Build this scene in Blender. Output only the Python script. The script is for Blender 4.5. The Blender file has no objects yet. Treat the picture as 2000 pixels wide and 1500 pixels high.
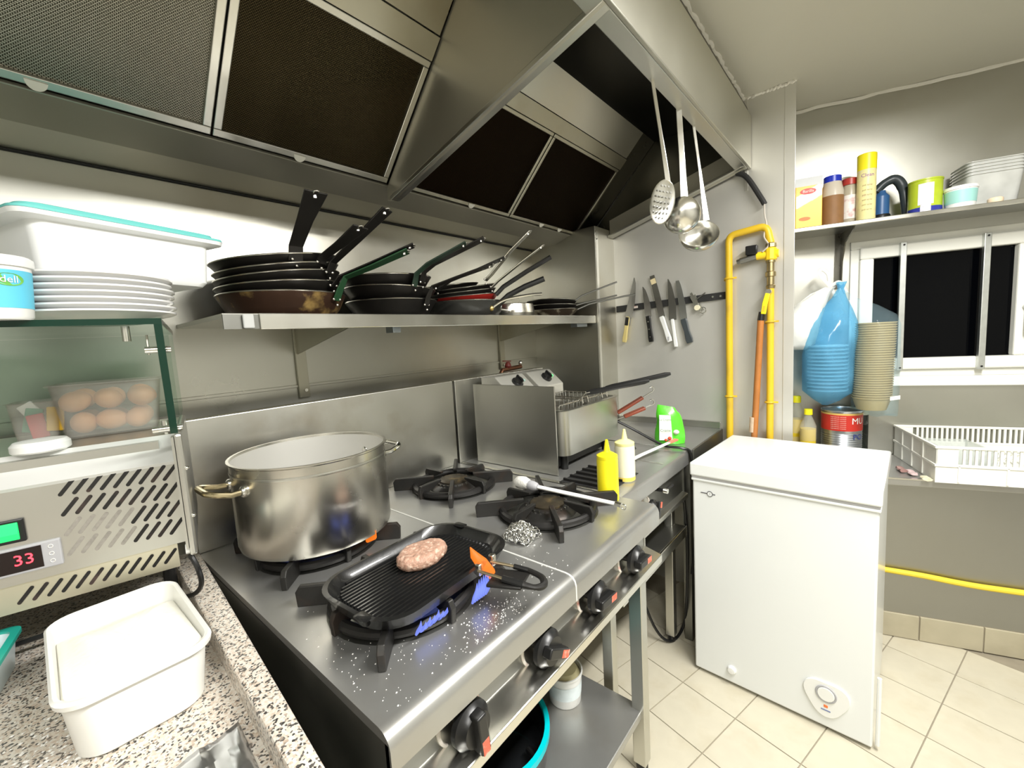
import bpy, math, random
from mathutils import Vector, Matrix
random.seed(7)
scene = bpy.context.scene
COL = scene.collection
R = math.radians
PI = math.pi
V = Vector

# ------------------------------------------------------------------ camera
cam_d = bpy.data.cameras.new('camera'); cam = bpy.data.objects.new('camera', cam_d); COL.objects.link(cam)
cam_d.sensor_fit = 'HORIZONTAL'; cam_d.sensor_width = 36.0
cam_d.lens = 36.0 * 836.43 / 2000.0
cam_d.clip_start = 0.02; cam_d.clip_end = 60
YAW, PITCH, ROLL = R(49.56), R(5.977), R(3.363)
fw = V((math.sin(YAW)*math.cos(PITCH), math.cos(YAW)*math.cos(PITCH), -math.sin(PITCH)))
rt = V((math.cos(YAW), -math.sin(YAW), 0)); dn = fw.cross(rt)
rt2 = rt*math.cos(ROLL) + dn*math.sin(ROLL); dn2 = -rt*math.sin(ROLL) + dn*math.cos(ROLL)
M = Matrix((rt2, -dn2, -fw)).transposed().to_4x4(); M.translation = V((0, 0, 1.35))
cam.matrix_world = M
scene.camera = cam

# ------------------------------------------------------------------ world, lights, exposure
w = bpy.data.worlds.new('night'); scene.world = w; w.use_nodes = True
w.node_tree.nodes['Background'].inputs[0].default_value = (0.012, 0.014, 0.02, 1)
w.node_tree.nodes['Background'].inputs[1].default_value = 0.3
def area(name, loc, sx, sy, power, col, rot=(0, 0, 0)):
    l = bpy.data.lights.new(name, 'AREA'); l.shape = 'RECTANGLE'; l.size = sx; l.size_y = sy
    l.energy = power; l.color = col
    o = bpy.data.objects.new(name, l); COL.objects.link(o); o.location = loc; o.rotation_euler = rot
    return o
area('tube_light_glow', (1.02, -0.45, 2.262), 1.3, 0.16, 38, (1.0, 0.985, 0.945))
area('second_tube_glow', (-0.55, -0.45, 2.262), 1.2, 0.16, 17, (1.0, 0.985, 0.945))
scene.view_settings.view_transform = 'Standard'
scene.view_settings.look = 'None'
scene.view_settings.gamma = 1.0
scene.view_settings.use_curve_mapping = False
scene.view_settings.exposure = 1.1

# ------------------------------------------------------------------ materials
MATS = {}
def mat(name, col, rough=0.5, metal=0.0, var=0.08, scale=6.0, bump=0.0, bscale=60.0, stretch=(1, 1, 1), rvar=0.0,
        stain=None, stain_amt=0.0, stain_scale=3.0, spec=0.5, trans=0.0, ior=1.45, alpha=1.0, emit=None, estr=0.0, coat=0.0, sss=0.0, custom=None):
    if name in MATS: return MATS[name]
    m = bpy.data.materials.new(name); m.use_nodes = True; nt = m.node_tree; N = nt.nodes; L = nt.links
    b = N['Principled BSDF']
    tc = N.new('ShaderNodeTexCoord'); mp = N.new('ShaderNodeMapping'); mp.inputs['Scale'].default_value = stretch
    L.new(tc.outputs['Object'], mp.inputs['Vector'])
    nz = N.new('ShaderNodeTexNoise'); nz.inputs['Scale'].default_value = scale; nz.inputs['Detail'].default_value = 5
    L.new(mp.outputs[0], nz.inputs['Vector'])
    mx = N.new('ShaderNodeMix'); mx.data_type = 'RGBA'
    mx.inputs[6].default_value = (*[max(0, c*(1-var)) for c in col], 1); mx.inputs[7].default_value = (*[min(1, c*(1+var)) for c in col], 1)
    L.new(nz.outputs['Fac'], mx.inputs[0]); out = mx.outputs[2]
    if stain:
        n2 = N.new('ShaderNodeTexNoise'); n2.inputs['Scale'].default_value = stain_scale; n2.inputs['Detail'].default_value = 6
        L.new(tc.outputs['Object'], n2.inputs['Vector'])
        rp = N.new('ShaderNodeMapRange'); rp.inputs[1].default_value = 0.52; rp.inputs[2].default_value = 0.72; rp.inputs[3].default_value = 0; rp.inputs[4].default_value = stain_amt
        L.new(n2.outputs['Fac'], rp.inputs[0])
        m2 = N.new('ShaderNodeMix'); m2.data_type = 'RGBA'; m2.inputs[7].default_value = (*stain, 1)
        L.new(rp.outputs[0], m2.inputs[0]); L.new(out, m2.inputs[6]); out = m2.outputs[2]
    if custom: out = custom(nt, tc, out, b) or out
    L.new(out, b.inputs['Base Color'])
    b.inputs['Metallic'].default_value = metal; b.inputs['Roughness'].default_value = rough
    b.inputs['Specular IOR Level'].default_value = spec
    if rvar:
        rr = N.new('ShaderNodeMapRange'); rr.inputs[1].default_value = 0.3; rr.inputs[2].default_value = 0.7
        rr.inputs[3].default_value = max(0.03, rough-rvar); rr.inputs[4].default_value = min(1, rough+rvar)
        L.new(nz.outputs['Fac'], rr.inputs[0]); L.new(rr.outputs[0], b.inputs['Roughness'])
    if bump:
        nb = N.new('ShaderNodeTexNoise'); nb.inputs['Scale'].default_value = bscale; nb.inputs['Detail'].default_value = 4
        L.new(mp.outputs[0], nb.inputs['Vector'])
        bp = N.new('ShaderNodeBump'); bp.inputs['Strength'].default_value = bump; bp.inputs['Distance'].default_value = 0.003
        L.new(nb.outputs['Fac'], bp.inputs['Height']); L.new(bp.outputs[0], b.inputs['Normal'])
    b.inputs['Transmission Weight'].default_value = trans; b.inputs['IOR'].default_value = ior; b.inputs['Alpha'].default_value = alpha
    b.inputs['Coat Weight'].default_value = coat
    if sss:
        b.inputs['Subsurface Weight'].default_value = sss; b.inputs['Subsurface Radius'].default_value = (0.01, 0.01, 0.008)
    if emit:
        b.inputs['Emission Color'].default_value = (*emit, 1); b.inputs['Emission Strength'].default_value = estr
    MATS[name] = m
    return m
def thin(name, col, op, rough=0.2, tint=(1, 1, 1)):
    """thin see-through film: partly transparent, partly glossy-diffuse"""
    if name in MATS: return MATS[name]
    m = bpy.data.materials.new(name); m.use_nodes = True; nt = m.node_tree; N = nt.nodes; L = nt.links
    b = N['Principled BSDF']; b.inputs['Base Color'].default_value = (*col, 1); b.inputs['Roughness'].default_value = rough
    t = N.new('ShaderNodeBsdfTransparent'); t.inputs[0].default_value = (*tint, 1)
    tc = N.new('ShaderNodeTexCoord'); nz = N.new('ShaderNodeTexNoise'); nz.inputs['Scale'].default_value = 14; L.new(tc.outputs['Object'], nz.inputs['Vector'])
    rr = N.new('ShaderNodeMapRange'); rr.inputs[1].default_value = 0.35; rr.inputs[2].default_value = 0.65; rr.inputs[3].default_value = op*0.85; rr.inputs[4].default_value = min(1, op*1.15)
    L.new(nz.outputs['Fac'], rr.inputs[0])
    mx = N.new('ShaderNodeMixShader'); L.new(rr.outputs[0], mx.inputs[0]); L.new(t.outputs[0], mx.inputs[1]); L.new(b.outputs[0], mx.inputs[2])
    L.new(mx.outputs[0], N['Material Output'].inputs[0])
    MATS[name] = m
    return m
def mesh_pattern(nt, tc, out, b):
    N = nt.nodes; L = nt.links
    cb = N.new('ShaderNodeTexBrick'); cb.inputs['Scale'].default_value = 13; cb.inputs['Mortar Size'].default_value = 0.07; cb.inputs['Mortar Smooth'].default_value = 0.3
    cb.inputs['Color1'].default_value = (1, 1, 1, 1); cb.inputs['Color2'].default_value = (0.85, 0.85, 0.85, 1); cb.inputs['Mortar'].default_value = (0.06, 0.06, 0.05, 1)
    mp = N.new('ShaderNodeMapping'); mp.inputs['Scale'].default_value = (1, 1, 1); L.new(tc.outputs['UV'], mp.inputs[0]); L.new(mp.outputs[0], cb.inputs['Vector'])
    m = N.new('ShaderNodeMix'); m.data_type = 'RGBA'; m.blend_type = 'MULTIPLY'; m.inputs[0].default_value = 1
    L.new(out, m.inputs[6]); L.new(cb.outputs['Color'], m.inputs[7])
    bp = N.new('ShaderNodeBump'); bp.inputs['Strength'].default_value = 0.8; bp.inputs['Distance'].default_value = 0.002
    L.new(cb.outputs['Fac'], bp.inputs['Height']); bp.invert = True; L.new(bp.outputs[0], b.inputs['Normal'])
    return m.outputs[2]
def granite(nt, tc, out, b):
    N = nt.nodes; L = nt.links
    vo = N.new('ShaderNodeTexVoronoi'); vo.inputs['Scale'].default_value = 330; L.new(tc.outputs['Object'], vo.inputs['Vector'])
    cr = N.new('ShaderNodeValToRGB'); e = cr.color_ramp.elements
    e[0].position = 0.0; e[0].color = (0.03, 0.03, 0.028, 1); e[1].position = 1.0; e[1].color = (0.66, 0.63, 0.57, 1)
    for p, c in ((0.16, (0.12, 0.11, 0.10, 1)), (0.24, (0.45, 0.36, 0.28, 1)), (0.42, (0.62, 0.58, 0.5, 1)), (0.6, (0.60, 0.58, 0.53, 1)), (0.8, (0.55, 0.45, 0.36, 1))):
        x = e.new(p); x.color = c
    sx = N.new('ShaderNodeSeparateColor'); L.new(vo.outputs['Color'], sx.inputs[0]); L.new(sx.outputs[0], cr.inputs[0])
    return cr.outputs[0]
def S(n, col, rough, metal=1.0, **k):
    return mat(n, col, rough, metal, **k)
STEEL_WALL = S('steel_wall', (0.53, 0.525, 0.475), 0.35, var=0.08, scale=2.2, rvar=0.08, bump=0.05, bscale=3, stain=(0.30, 0.24, 0.14), stain_amt=0.35, stain_scale=1.6)
STEEL_WALL2 = S('steel_wall_pale', (0.70, 0.69, 0.645), 0.36, 0.62, var=0.08, scale=2.5, rvar=0.08, bump=0.05, bscale=3)
STEEL_HOOD = S('steel_hood', (0.45, 0.435, 0.36), 0.36, var=0.16, scale=3.0, rvar=0.08, bump=0.04, bscale=4, stain=(0.25, 0.19, 0.09), stain_amt=0.45, stain_scale=3.2)
STEEL_LIT = S('steel_hood_lit', (0.56, 0.54, 0.46), 0.4, 0.8, var=0.10, scale=4, rvar=0.06)  # paler hood steel: lamp light on divider, flange and trough put into the colour
STEEL_BLK = S('steel_near_black', (0.13, 0.125, 0.105), 0.3, var=0.15, scale=5, rvar=0.06)  # near-black steel for end panel, blank plate and shelf bracket
DARK_REFL = S('steel_dark_reflection', (0.045, 0.042, 0.035), 0.25, var=0.2, scale=5)  # dark mirror reflection in the hood roof, painted as a black base colour
STEEL_HOOD_F = S('steel_hood_front', (0.62, 0.61, 0.54), 0.4, var=0.06, scale=2, rvar=0.05)
STEEL_TOP = S('steel_worktop', (0.42, 0.42, 0.405), 0.33, 0.78, var=0.10, scale=4, rvar=0.06, bump=0.02, bscale=40, stain=(0.30, 0.24, 0.16), stain_amt=0.25, stain_scale=6)
STEEL = S('steel_brushed', (0.60, 0.595, 0.55), 0.33, var=0.06, scale=4, rvar=0.05, bump=0.0, bscale=50, stretch=(1, 1, 1))
STEEL_SPL = S('steel_splash', (0.58, 0.575, 0.53), 0.33, var=0.06, scale=4, rvar=0.07, stain=(0.26, 0.19, 0.10), stain_amt=0.45, stain_scale=4.5)
STEEL_PNL = S('steel_panel', (0.37, 0.37, 0.35), 0.38, var=0.08, scale=3, rvar=0.06)
STEEL_BR = S('steel_bright', (0.74, 0.73, 0.68), 0.22, var=0.05, scale=8, rvar=0.05)
STEEL_DK = S('steel_dark', (0.24, 0.24, 0.22), 0.42, var=0.15, scale=6, rvar=0.08)
CHROME = S('chrome', (0.82, 0.82, 0.78), 0.12, var=0.03)
STEEL_POT = S('steel_pot', (0.66, 0.64, 0.58), 0.27, var=0.08, scale=5, rvar=0.03, stain=(0.5, 0.42, 0.3), stain_amt=0.12, stain_scale=4)
IRON = mat('cast_iron', (0.018, 0.017, 0.016), 0.45, 0.3, var=0.3, scale=30, bump=0.12, bscale=150)
IRON_G = mat('cast_iron_grey', (0.026, 0.025, 0.023), 0.42, 0.4, var=0.3, scale=20, bump=0.1, bscale=120, stain=(0.06, 0.03, 0.015), stain_amt=0.4, stain_scale=14)
PAN = mat('blue_steel_pan', (0.022, 0.020, 0.018), 0.36, 0.6, var=0.35, scale=9, bump=0.1, bscale=40)
PAN_BR = mat('burnt_pan', (0.05, 0.024, 0.014), 0.42, 0.5, var=0.5, scale=9, bump=0.15, bscale=30, stain=(0.45, 0.30, 0.10), stain_amt=0.8, stain_scale=22)
PAN_OLD = mat('worn_pan', (0.07, 0.05, 0.035), 0.4, 0.6, var=0.5, scale=12, stain=(0.75, 0.68, 0.5), stain_amt=0.9, stain_scale=18)
RIM = S('worn_rim', (0.62, 0.60, 0.55), 0.25)
BLACK = mat('black_plastic', (0.012, 0.012, 0.012), 0.32, var=0.2)
BLACK_M = mat('black_matt', (0.02, 0.02, 0.02), 0.6, var=0.2)
WHITE_PL = mat('white_plastic', (0.84, 0.85, 0.83), 0.35, var=0.03, scale=4)
WHITE_EN = mat('white_enamel', (0.80, 0.825, 0.82), 0.28, var=0.02, scale=2, coat=0.3)
GREY_PL = mat('grey_plastic', (0.42, 0.42, 0.44), 0.4, var=0.05)
CERAM = mat('white_ceramic', (0.86, 0.86, 0.85), 0.12, var=0.02, coat=0.4)
YELLOW = mat('yellow_paint', (0.70, 0.46, 0.025), 0.42, var=0.12, scale=9, stain=(0.36, 0.24, 0.05), stain_amt=0.6, stain_scale=8)
YEL_PL = mat('yellow_plastic', (0.92, 0.80, 0.015), 0.35, var=0.04)
CREAM_P = mat('cream_paint', (0.46, 0.455, 0.42), 0.55, var=0.05, scale=2)
CEIL_P = mat('ceiling_paint', (0.60, 0.585, 0.51), 0.38, var=0.06, scale=1.5, bump=0.05, bscale=5, spec=0.4)
CAULK = mat('white_caulk', (0.82, 0.80, 0.74), 0.5)
GREEN = mat('green_paint', (0.006, 0.045, 0.014), 0.45, var=0.2)
RED = mat('red_plastic', (0.45, 0.03, 0.02), 0.4)
FRAME_W = mat('window_pvc', (0.82, 0.82, 0.76), 0.35, var=0.02)
GRANITE = mat('granite', (0.6, 0.55, 0.48), 0.3, custom=granite, bump=0.05)
TILE = mat('floor_tile', (0.56, 0.52, 0.41), 0.32, var=0.10, scale=14, rvar=0.06, stain=(0.42, 0.36, 0.24), stain_amt=0.35, stain_scale=9)
GROUT = mat('grout', (0.30, 0.265, 0.20), 0.8, var=0.2, scale=20)

# ------------------------------------------------------------------ mesh builder
class MB:
    def __init__(s): s.v = []; s.f = []; s.uv = None
    def add(s, vs, fs):
        o = len(s.v); s.v += [V(p) for p in vs]; s.f += [tuple(i+o for i in f) for f in fs]; return s
    def box(s, x0, x1, y0, y1, z0, z1):
        return s.add([(x0,y0,z0),(x1,y0,z0),(x1,y1,z0),(x0,y1,z0),(x0,y0,z1),(x1,y0,z1),(x1,y1,z1),(x0,y1,z1)],
                     [(0,3,2,1),(4,5,6,7),(0,1,5,4),(1,2,6,5),(2,3,7,6),(3,0,4,7)])
    def obox(s, o, ax, ay, az):   # corner + three edge vectors
        o, ax, ay, az = V(o), V(ax), V(ay), V(az)
        if ax.cross(ay).dot(az) < 0: o = o+ax; ax = -ax
        return s.add([o, o+ax, o+ax+ay, o+ay, o+az, o+ax+az, o+ax+ay+az, o+ay+az],
                     [(0,3,2,1),(4,5,6,7),(0,1,5,4),(1,2,6,5),(2,3,7,6),(3,0,4,7)])
    def bar(s, a, b, w, h, up=(0, 0, 1)):
        a, b = V(a), V(b); d = (b-a); u = V(up); sd = d.cross(u).normalized(); u = sd.cross(d).normalized()
        return s.obox(a - sd*w/2 - u*h/2, d, sd*w, u*h)
    def prism(s, poly, fn, t0, t1):
        n = len(poly); vs = [fn(p, t0) for p in poly] + [fn(p, t1) for p in poly]
        return s.add(vs, [tuple(range(n-1, -1, -1)), tuple(range(n, 2*n))] + [(i, (i+1) % n, n+(i+1) % n, n+i) for i in range(n)])
    def px(s, poly, x0, x1): return s.prism(poly, lambda p, t: (t, p[0], p[1]), x0, x1)   # poly in YZ
    def py(s, poly, y0, y1): return s.prism(poly, lambda p, t: (p[0], t, p[1]), y0, y1)
    def pz(s, poly, z0, z1): return s.prism(poly, lambda p, t: (p[0], p[1], t), z0, z1)
    def rings(s, rs, close=False, cap0=True, cap1=True):
        n = len(rs[0]); o = len(s.v)
        for r in rs: s.v += [V(p) for p in r]
        for k in range(len(rs)-1 + (1 if close else 0)):
            a = o+k*n; b = o+((k+1) % len(rs))*n
            for i in range(n): s.f.append((a+i, a+(i+1) % n, b+(i+1) % n, b+i))
        if not close:
            if cap0: s.f.append(tuple(o+n-1-i for i in range(n)))
            if cap1: s.f.append(tuple(o+(len(rs)-1)*n+i for i in range(n)))
        return s
    def lathe(s, prof, c=(0, 0, 0), n=32, ax=(0, 0, 1), cap0=True, cap1=True):
        ax = V(ax).normalized(); t = V((1, 0, 0)) if abs(ax.x) < 0.9 else V((0, 1, 0)); e1 = (t - ax*t.dot(ax)).normalized(); e2 = ax.cross(e1); c = V(c)
        return s.rings([[c + ax*z + (e1*math.cos(2*PI*i/n) + e2*math.sin(2*PI*i/n))*max(r, 1e-5) for i in range(n)] for r, z in prof], False, cap0, cap1)
    def cyl(s, a, b, r, r2=None, n=16):
        a, b = V(a), V(b); L = (b-a).length
        return s.lathe([(r, 0), (r if r2 is None else r2, L)], a, n, b-a)
    def tube(s, path, r, n=8, closed=False, flat=None, up=None):
        P = [V(p) for p in path]; rs = []; m = len(P); prev = None
        if isinstance(r, (list, tuple)) and len(r) != m:
            q = list(r); r = [q[min(int(k*(len(q)-1)/(m-1)), len(q)-2)]*(1-(k*(len(q)-1)/(m-1)-min(int(k*(len(q)-1)/(m-1)), len(q)-2))) + q[min(int(k*(len(q)-1)/(m-1)), len(q)-2)+1]*(k*(len(q)-1)/(m-1)-min(int(k*(len(q)-1)/(m-1)), len(q)-2)) for k in range(m)]
        for k in range(m):
            if closed: d = P[(k+1) % m] - P[k-1]
            else: d = P[min(k+1, m-1)] - P[max(k-1, 0)]
            d.normalize()
            if up is not None:
                e2 = V(up); e2 = (e2 - d*e2.dot(d)).normalized(); e1 = e2.cross(d)
            else:
                t = prev if prev is not None else (V((0, 0, 1)) if abs(d.z) < 0.9 else V((1, 0, 0)))
                e1 = (t - d*t.dot(d)).normalized(); e2 = d.cross(e1); prev = e1
            rr = r[k] if isinstance(r, (list, tuple)) else r
            ra, rb = (rr, rr) if flat is None else (rr, rr*flat if not isinstance(flat, (list, tuple)) else flat[k])
            rs.append([P[k] + e1*ra*math.cos(2*PI*i/n) + e2*rb*math.sin(2*PI*i/n) for i in range(n)])
        return s.rings(rs, closed)
    def strap(s, path, w, t, up):      # flat strap: rectangular section along a path
        P = [V(p) for p in path]; rs = []; m = len(P)
        for k in range(m):
            d = (P[min(k+1, m-1)] - P[max(k-1, 0)]).normalized(); u = V(up); u = (u - d*u.dot(d)).normalized(); e = d.cross(u)
            ww = w[k] if isinstance(w, (list, tuple)) else w
            rs.append([P[k]+e*ww/2+u*t/2, P[k]-e*ww/2+u*t/2, P[k]-e*ww/2-u*t/2, P[k]+e*ww/2-u*t/2])
        return s.rings(rs)
    def torus(s, c, R_, r, n=32, m=8, ax=(0, 0, 1)):
        ax = V(ax).normalized(); t = V((1, 0, 0)) if abs(ax.x) < 0.9 else V((0, 1, 0)); e1 = (t - ax*t.dot(ax)).normalized(); e2 = ax.cross(e1); c = V(c)
        rs = []
        for k in range(n):
            a = 2*PI*k/n; d = e1*math.cos(a)+e2*math.sin(a)
            rs.append([c + d*(R_+r*math.cos(2*PI*i/m)) - ax*r*math.sin(2*PI*i/m) for i in range(m)])
        return s.rings(rs, True)
    def sphere(s, c, r, n=16, m=10, sc=(1, 1, 1)):
        c = V(c); rs = []
        for k in range(m+1):
            a = -PI/2 + PI*k/m
            rs.append([c + V((r*sc[0]*max(math.cos(a), 1e-4)*math.cos(2*PI*i/n), r*sc[1]*max(math.cos(a), 1e-4)*math.sin(2*PI*i/n), r*sc[2]*math.sin(a))) for i in range(n)])
        return s.rings(rs)
    def rrect_tub(s, c, prof, rad=0.02, k=4, cap0=True, cap1=True):   # prof: list of (half_x, half_y, z)
        return s.rings([[V(c)+V((x, y, z)) for x, y in rrect(hx, hy, min(rad, hx*0.98, hy*0.98), k)] for hx, hy, z in prof], False, cap0, cap1)
    def text(s, body, size, o, right, up, off=0.0, warp=None):
        cu = bpy.data.curves.new('t', 'FONT'); cu.body = body; cu.size = size; cu.align_x = 'CENTER'; cu.align_y = 'CENTER'; cu.resolution_u = 2
        ob = bpy.data.objects.new('t', cu); COL.objects.link(ob); dg = bpy.context.evaluated_depsgraph_get()
        me = bpy.data.meshes.new_from_object(ob.evaluated_get(dg))
        right, up = V(right), V(up); nn = right.cross(up)
        vs = [(warp(v.co.x, v.co.y) if warp else V(o)+right*v.co.x+up*v.co.y+nn*off) for v in me.vertices]
        s.add(vs, [tuple(p.vertices) for p in me.polygons])
        bpy.data.objects.remove(ob); bpy.data.curves.remove(cu); bpy.data.meshes.remove(me)
        return s
    def xf(s, m):
        s.v = [m @ p for p in s.v]; return s
    def build(s, name, material, parent=None, smooth=0.6, bevel=0.0, world=True, seg=2):
        vs = s.v
        if parent is not None and world:
            root = parent
            while root.parent is not None: root = root.parent
            inv = root.matrix_basis.inverted(); vs = [inv @ p for p in vs]
        me = bpy.data.meshes.new(name); me.from_pydata([tuple(p) for p in vs], [], s.f)
        if s.uv:
            ul = me.uv_layers.new(name='UVMap')
            for p in me.polygons:
                for li in p.loop_indices: ul.data[li].uv = s.uv[me.loops[li].vertex_index]
        me.validate(); me.materials.append(material)
        if smooth:
            me.polygons.foreach_set('use_smooth', [True]*len(me.polygons)); me.set_sharp_from_angle(angle=smooth)
        o = bpy.data.objects.new(name, me); COL.objects.link(o)
        if parent is not None: o.parent = parent
        if bevel:
            bm = o.modifiers.new('bevel', 'BEVEL'); bm.width = bevel; bm.segments = seg; bm.limit_method = 'ANGLE'; bm.angle_limit = R(40); bm.harden_normals = False
        return o
def rrect(hx, hy, r, k=4):
    pts = []
    for cx, cy, a0 in ((hx-r, hy-r, 0), (-hx+r, hy-r, PI/2), (-hx+r, -hy+r, PI), (hx-r, -hy+r, 1.5*PI)):
        for i in range(k+1):
            a = a0 + PI/2*i/k; pts.append((cx+r*math.cos(a), cy+r*math.sin(a)))
    return pts
def tag(o, label, cat, group=None, kind=None):
    o['label'] = label; o['category'] = cat
    if group: o['group'] = group
    if kind: o['kind'] = kind
    return o
def thing(name, label, cat, loc=(0, 0, 0), rotz=0.0, group=None, rot=None):
    o = bpy.data.objects.new(name, None); COL.objects.link(o); o.empty_display_size = 0.05
    o.location = loc; o.rotation_euler = rot if rot else (0, 0, rotz)
    o.matrix_basis = Matrix.LocRotScale(V(loc), o.rotation_euler.copy(), None)
    return tag(o, label, cat, group)
def structure(o): o['kind'] = 'structure'; return o
def copy_tree(o, parent=None):
    c = o.copy(); COL.objects.link(c); c.parent = parent
    for ch in list(o.children):
        copy_tree(ch, c)
    return c
def arc(c, r, a0, a1, n, e1, e2): return [V(c)+V(e1)*r*math.cos(a0+(a1-a0)*i/n)+V(e2)*r*math.sin(a0+(a1-a0)*i/n) for i in range(n+1)]
def smooth_path(pts, n=6):
    P = [V(p) for p in pts]; out = []
    for i in range(len(P)-1):
        p0 = P[max(i-1, 0)]; p1 = P[i]; p2 = P[i+1]; p3 = P[min(i+2, len(P)-1)]
        for k in range(n):
            t = k/n
            out.append(0.5*((2*p1)+(p2-p0)*t+(2*p0-5*p1+4*p2-p3)*t*t+(-p0+3*p1-3*p2+p3)*t**3))
    out.append(P[-1]); return out

# ------------------------------------------------------------------ the setting
FZ = -0.02; CZ = 2.345; WB = 1.53; XK = 2.24
P0 = V((2.67, -0.08, 0)); T = V((0.2756, -0.9613, 0)); NI = V((-0.9613, -0.2756, 0)); UP = V((0, 0, 1))
def ww(s, off, z): return P0 + T*s + NI*off + UP*z          # window wall: along, out into the room, height
floor = structure(MB().box(-1.4, 3.3, -1.8, 1.62, FZ-0.12, FZ-0.0035).build('floor', GROUT, smooth=0))
tile_me = None
e1 = V((0.966, -0.259, 0)); e2 = V((0.259, 0.966, 0)); o0 = V((1.361, 0.596, 0))
for i in range(-14, 11):
    for j in range(-14, 9):
        c = o0 + e1*(0.205*(i+0.5)) + e2*(0.205*(j+0.5))
        if not (-1.3 < c.x < 2.42 and -1.7 < c.y < 1.5): continue
        if c.x > 0.1 and c.y > 1.42: continue
        if (c-P0).dot(NI) < 0.23: continue
        if tile_me is None:
            t = MB().box(-0.1005, 0.1005, -0.1005, 0.1005, -0.004, 0.0).build('tile', TILE, floor, bevel=0.0012, smooth=0, seg=1); tile_me = t.data
        else:
            t = bpy.data.objects.new('tile', tile_me); COL.objects.link(t); t.parent = floor
        t.location = (c.x, c.y, FZ+random.uniform(-0.0006, 0)); t.rotation_euler = (0, 0, R(-15) + random.choice((0, PI/2, PI)))
structure(MB().box(-1.4, 3.3, -1.8, 1.62, CZ, CZ+0.06).build('ceiling', CEIL_P, smooth=0))
structure(MB().box(-1.4, 2.8, WB, WB+0.08, FZ-0.02, CZ).build('wall_back', STEEL_WALL, smooth=0))
structure(MB().pz([(XK, 1.6), (XK, 0.273), (2.53, 0.353), (2.8, 0.5), (2.8, 1.6)], FZ-0.02, CZ).build('wall_right', STEEL_WALL2, smooth=0))
structure(MB().box(-1.4, -1.32, -1.8, 1.62, FZ-0.02, CZ).build('wall_left', CREAM_P, smooth=0))
structure(MB().box(-1.4, 3.3, -1.86, -1.78, FZ-0.02, CZ).build('wall_front', CREAM_P, smooth=0))
def wpiece(m, s0, s1, z0, z1, o0_=0.0, o1_=-0.14): return m.obox(ww(s0, o1_, z0), T*(s1-s0), NI*(o0_-o1_), UP*(z1-z0))
mw = MB(); wpiece(mw, -0.75, 1.8, FZ-0.02, 1.045); wpiece(mw, -0.75, 1.8, 1.705, CZ); wpiece(mw, -0.75, -0.187, 1.045, 1.705); wpiece(mw, 0.455, 1.8, 1.045, 1.705)
structure(mw.build('wall_window', STEEL_WALL, smooth=0))
# corner pilaster, pillar trims, caulk lines, sheet seams
pil = structure(MB().box(2.034, XK+0.005, 1.114, WB+0.01, FZ, 1.905).build('trim_1', STEEL_WALL, smooth=0, bevel=0.003))
MB().box(2.036, 2.058, 1.1115, 1.116, 0.85, 1.88).build('edge_strip', STEEL_BR, pil, smooth=0)
for z in (1.84, 0.95): MB().cyl((2.047, 1.109, z), (2.047, 1.114, z), 0.004, n=8).build('screw', STEEL_DK, pil)
tr = structure(MB().box(XK-0.004, XK+0.002, 0.2725, 0.312, FZ, CZ).build('trim_2', STEEL_WALL2, smooth=0, bevel=0.001))
structure(MB().box(XK-0.006, XK+0.002, 0.452, 0.462, 1.95, CZ).build('trim_3', STEEL_WALL2, smooth=0))
def wob(a, b, n=26, k=0.004):
    a, b = V(a), V(b); return [a.lerp(b, i/n)+V((random.uniform(-k, k), random.uniform(-k, k), random.uniform(-k, k))) for i in range(n+1)]
structure(MB().tube(wob((XK-0.003, 0.46, CZ-0.004), (XK-0.003, 0.272, CZ-0.004)), 0.007, 6).build('trim_4', CAULK))
structure(MB().tube(wob(ww(-0.5, 0.003, CZ-0.004), ww(1.0, 0.003, CZ-0.004)), 0.008, 6).build('trim_5', CAULK))
structure(MB().tube(wob((0.9, 0.468, CZ-0.004), (XK, 0.468, CZ-0.004), 60), 0.008, 6).build('trim_6', CAULK))
structure(MB().box(-0.9, 2.034, WB-0.004, WB+0.002, 1.226, 1.236).build('trim_7', STEEL_WALL, smooth=0, bevel=0.001))
structure(MB().tube([(-0.9, WB-0.002, 1.849), (2.034, WB-0.002, 1.849)], 0.004, 6).build('trim_8', BLACK_M))
# window
win = structure(MB().build('window_1', FRAME_W)) if False else None
m = MB()
def fr(m, s0, s1, z0, z1, wd, o0_, o1_):
    wpiece(m, s0, s1, z1-wd, z1, o0_, o1_); wpiece(m, s0, s1, z0, z0+wd, o0_, o1_)
    wpiece(m, s0, s0+wd, z0+wd, z1-wd, o0_, o1_); wpiece(m, s1-wd, s1, z0+wd, z1-wd, o0_, o1_); return m
win = structure(fr(m, -0.187, 0.455, 1.075, 1.705, 0.035, 0.012, -0.06).build('window_1', FRAME_W, smooth=0, bevel=0.003))
sash = fr(MB(), -0.155, 0.425, 1.107, 1.672, 0.052, 0.03, -0.03).build('sash', FRAME_W, win, smooth=0, bevel=0.006)
MB().obox(ww(-0.104, -0.002, 1.158), T*0.478, NI*-0.006, UP*0.463).build('pane', mat('night_glass', (0.001, 0.0012, 0.0018), 0.03, 0, spec=0.12), win, smooth=0)
wpiece(MB(), -0.20, 0.48, 1.03, 1.075, 0.02, -0.02).build('sill', FRAME_W, win, smooth=0, bevel=0.003)
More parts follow.
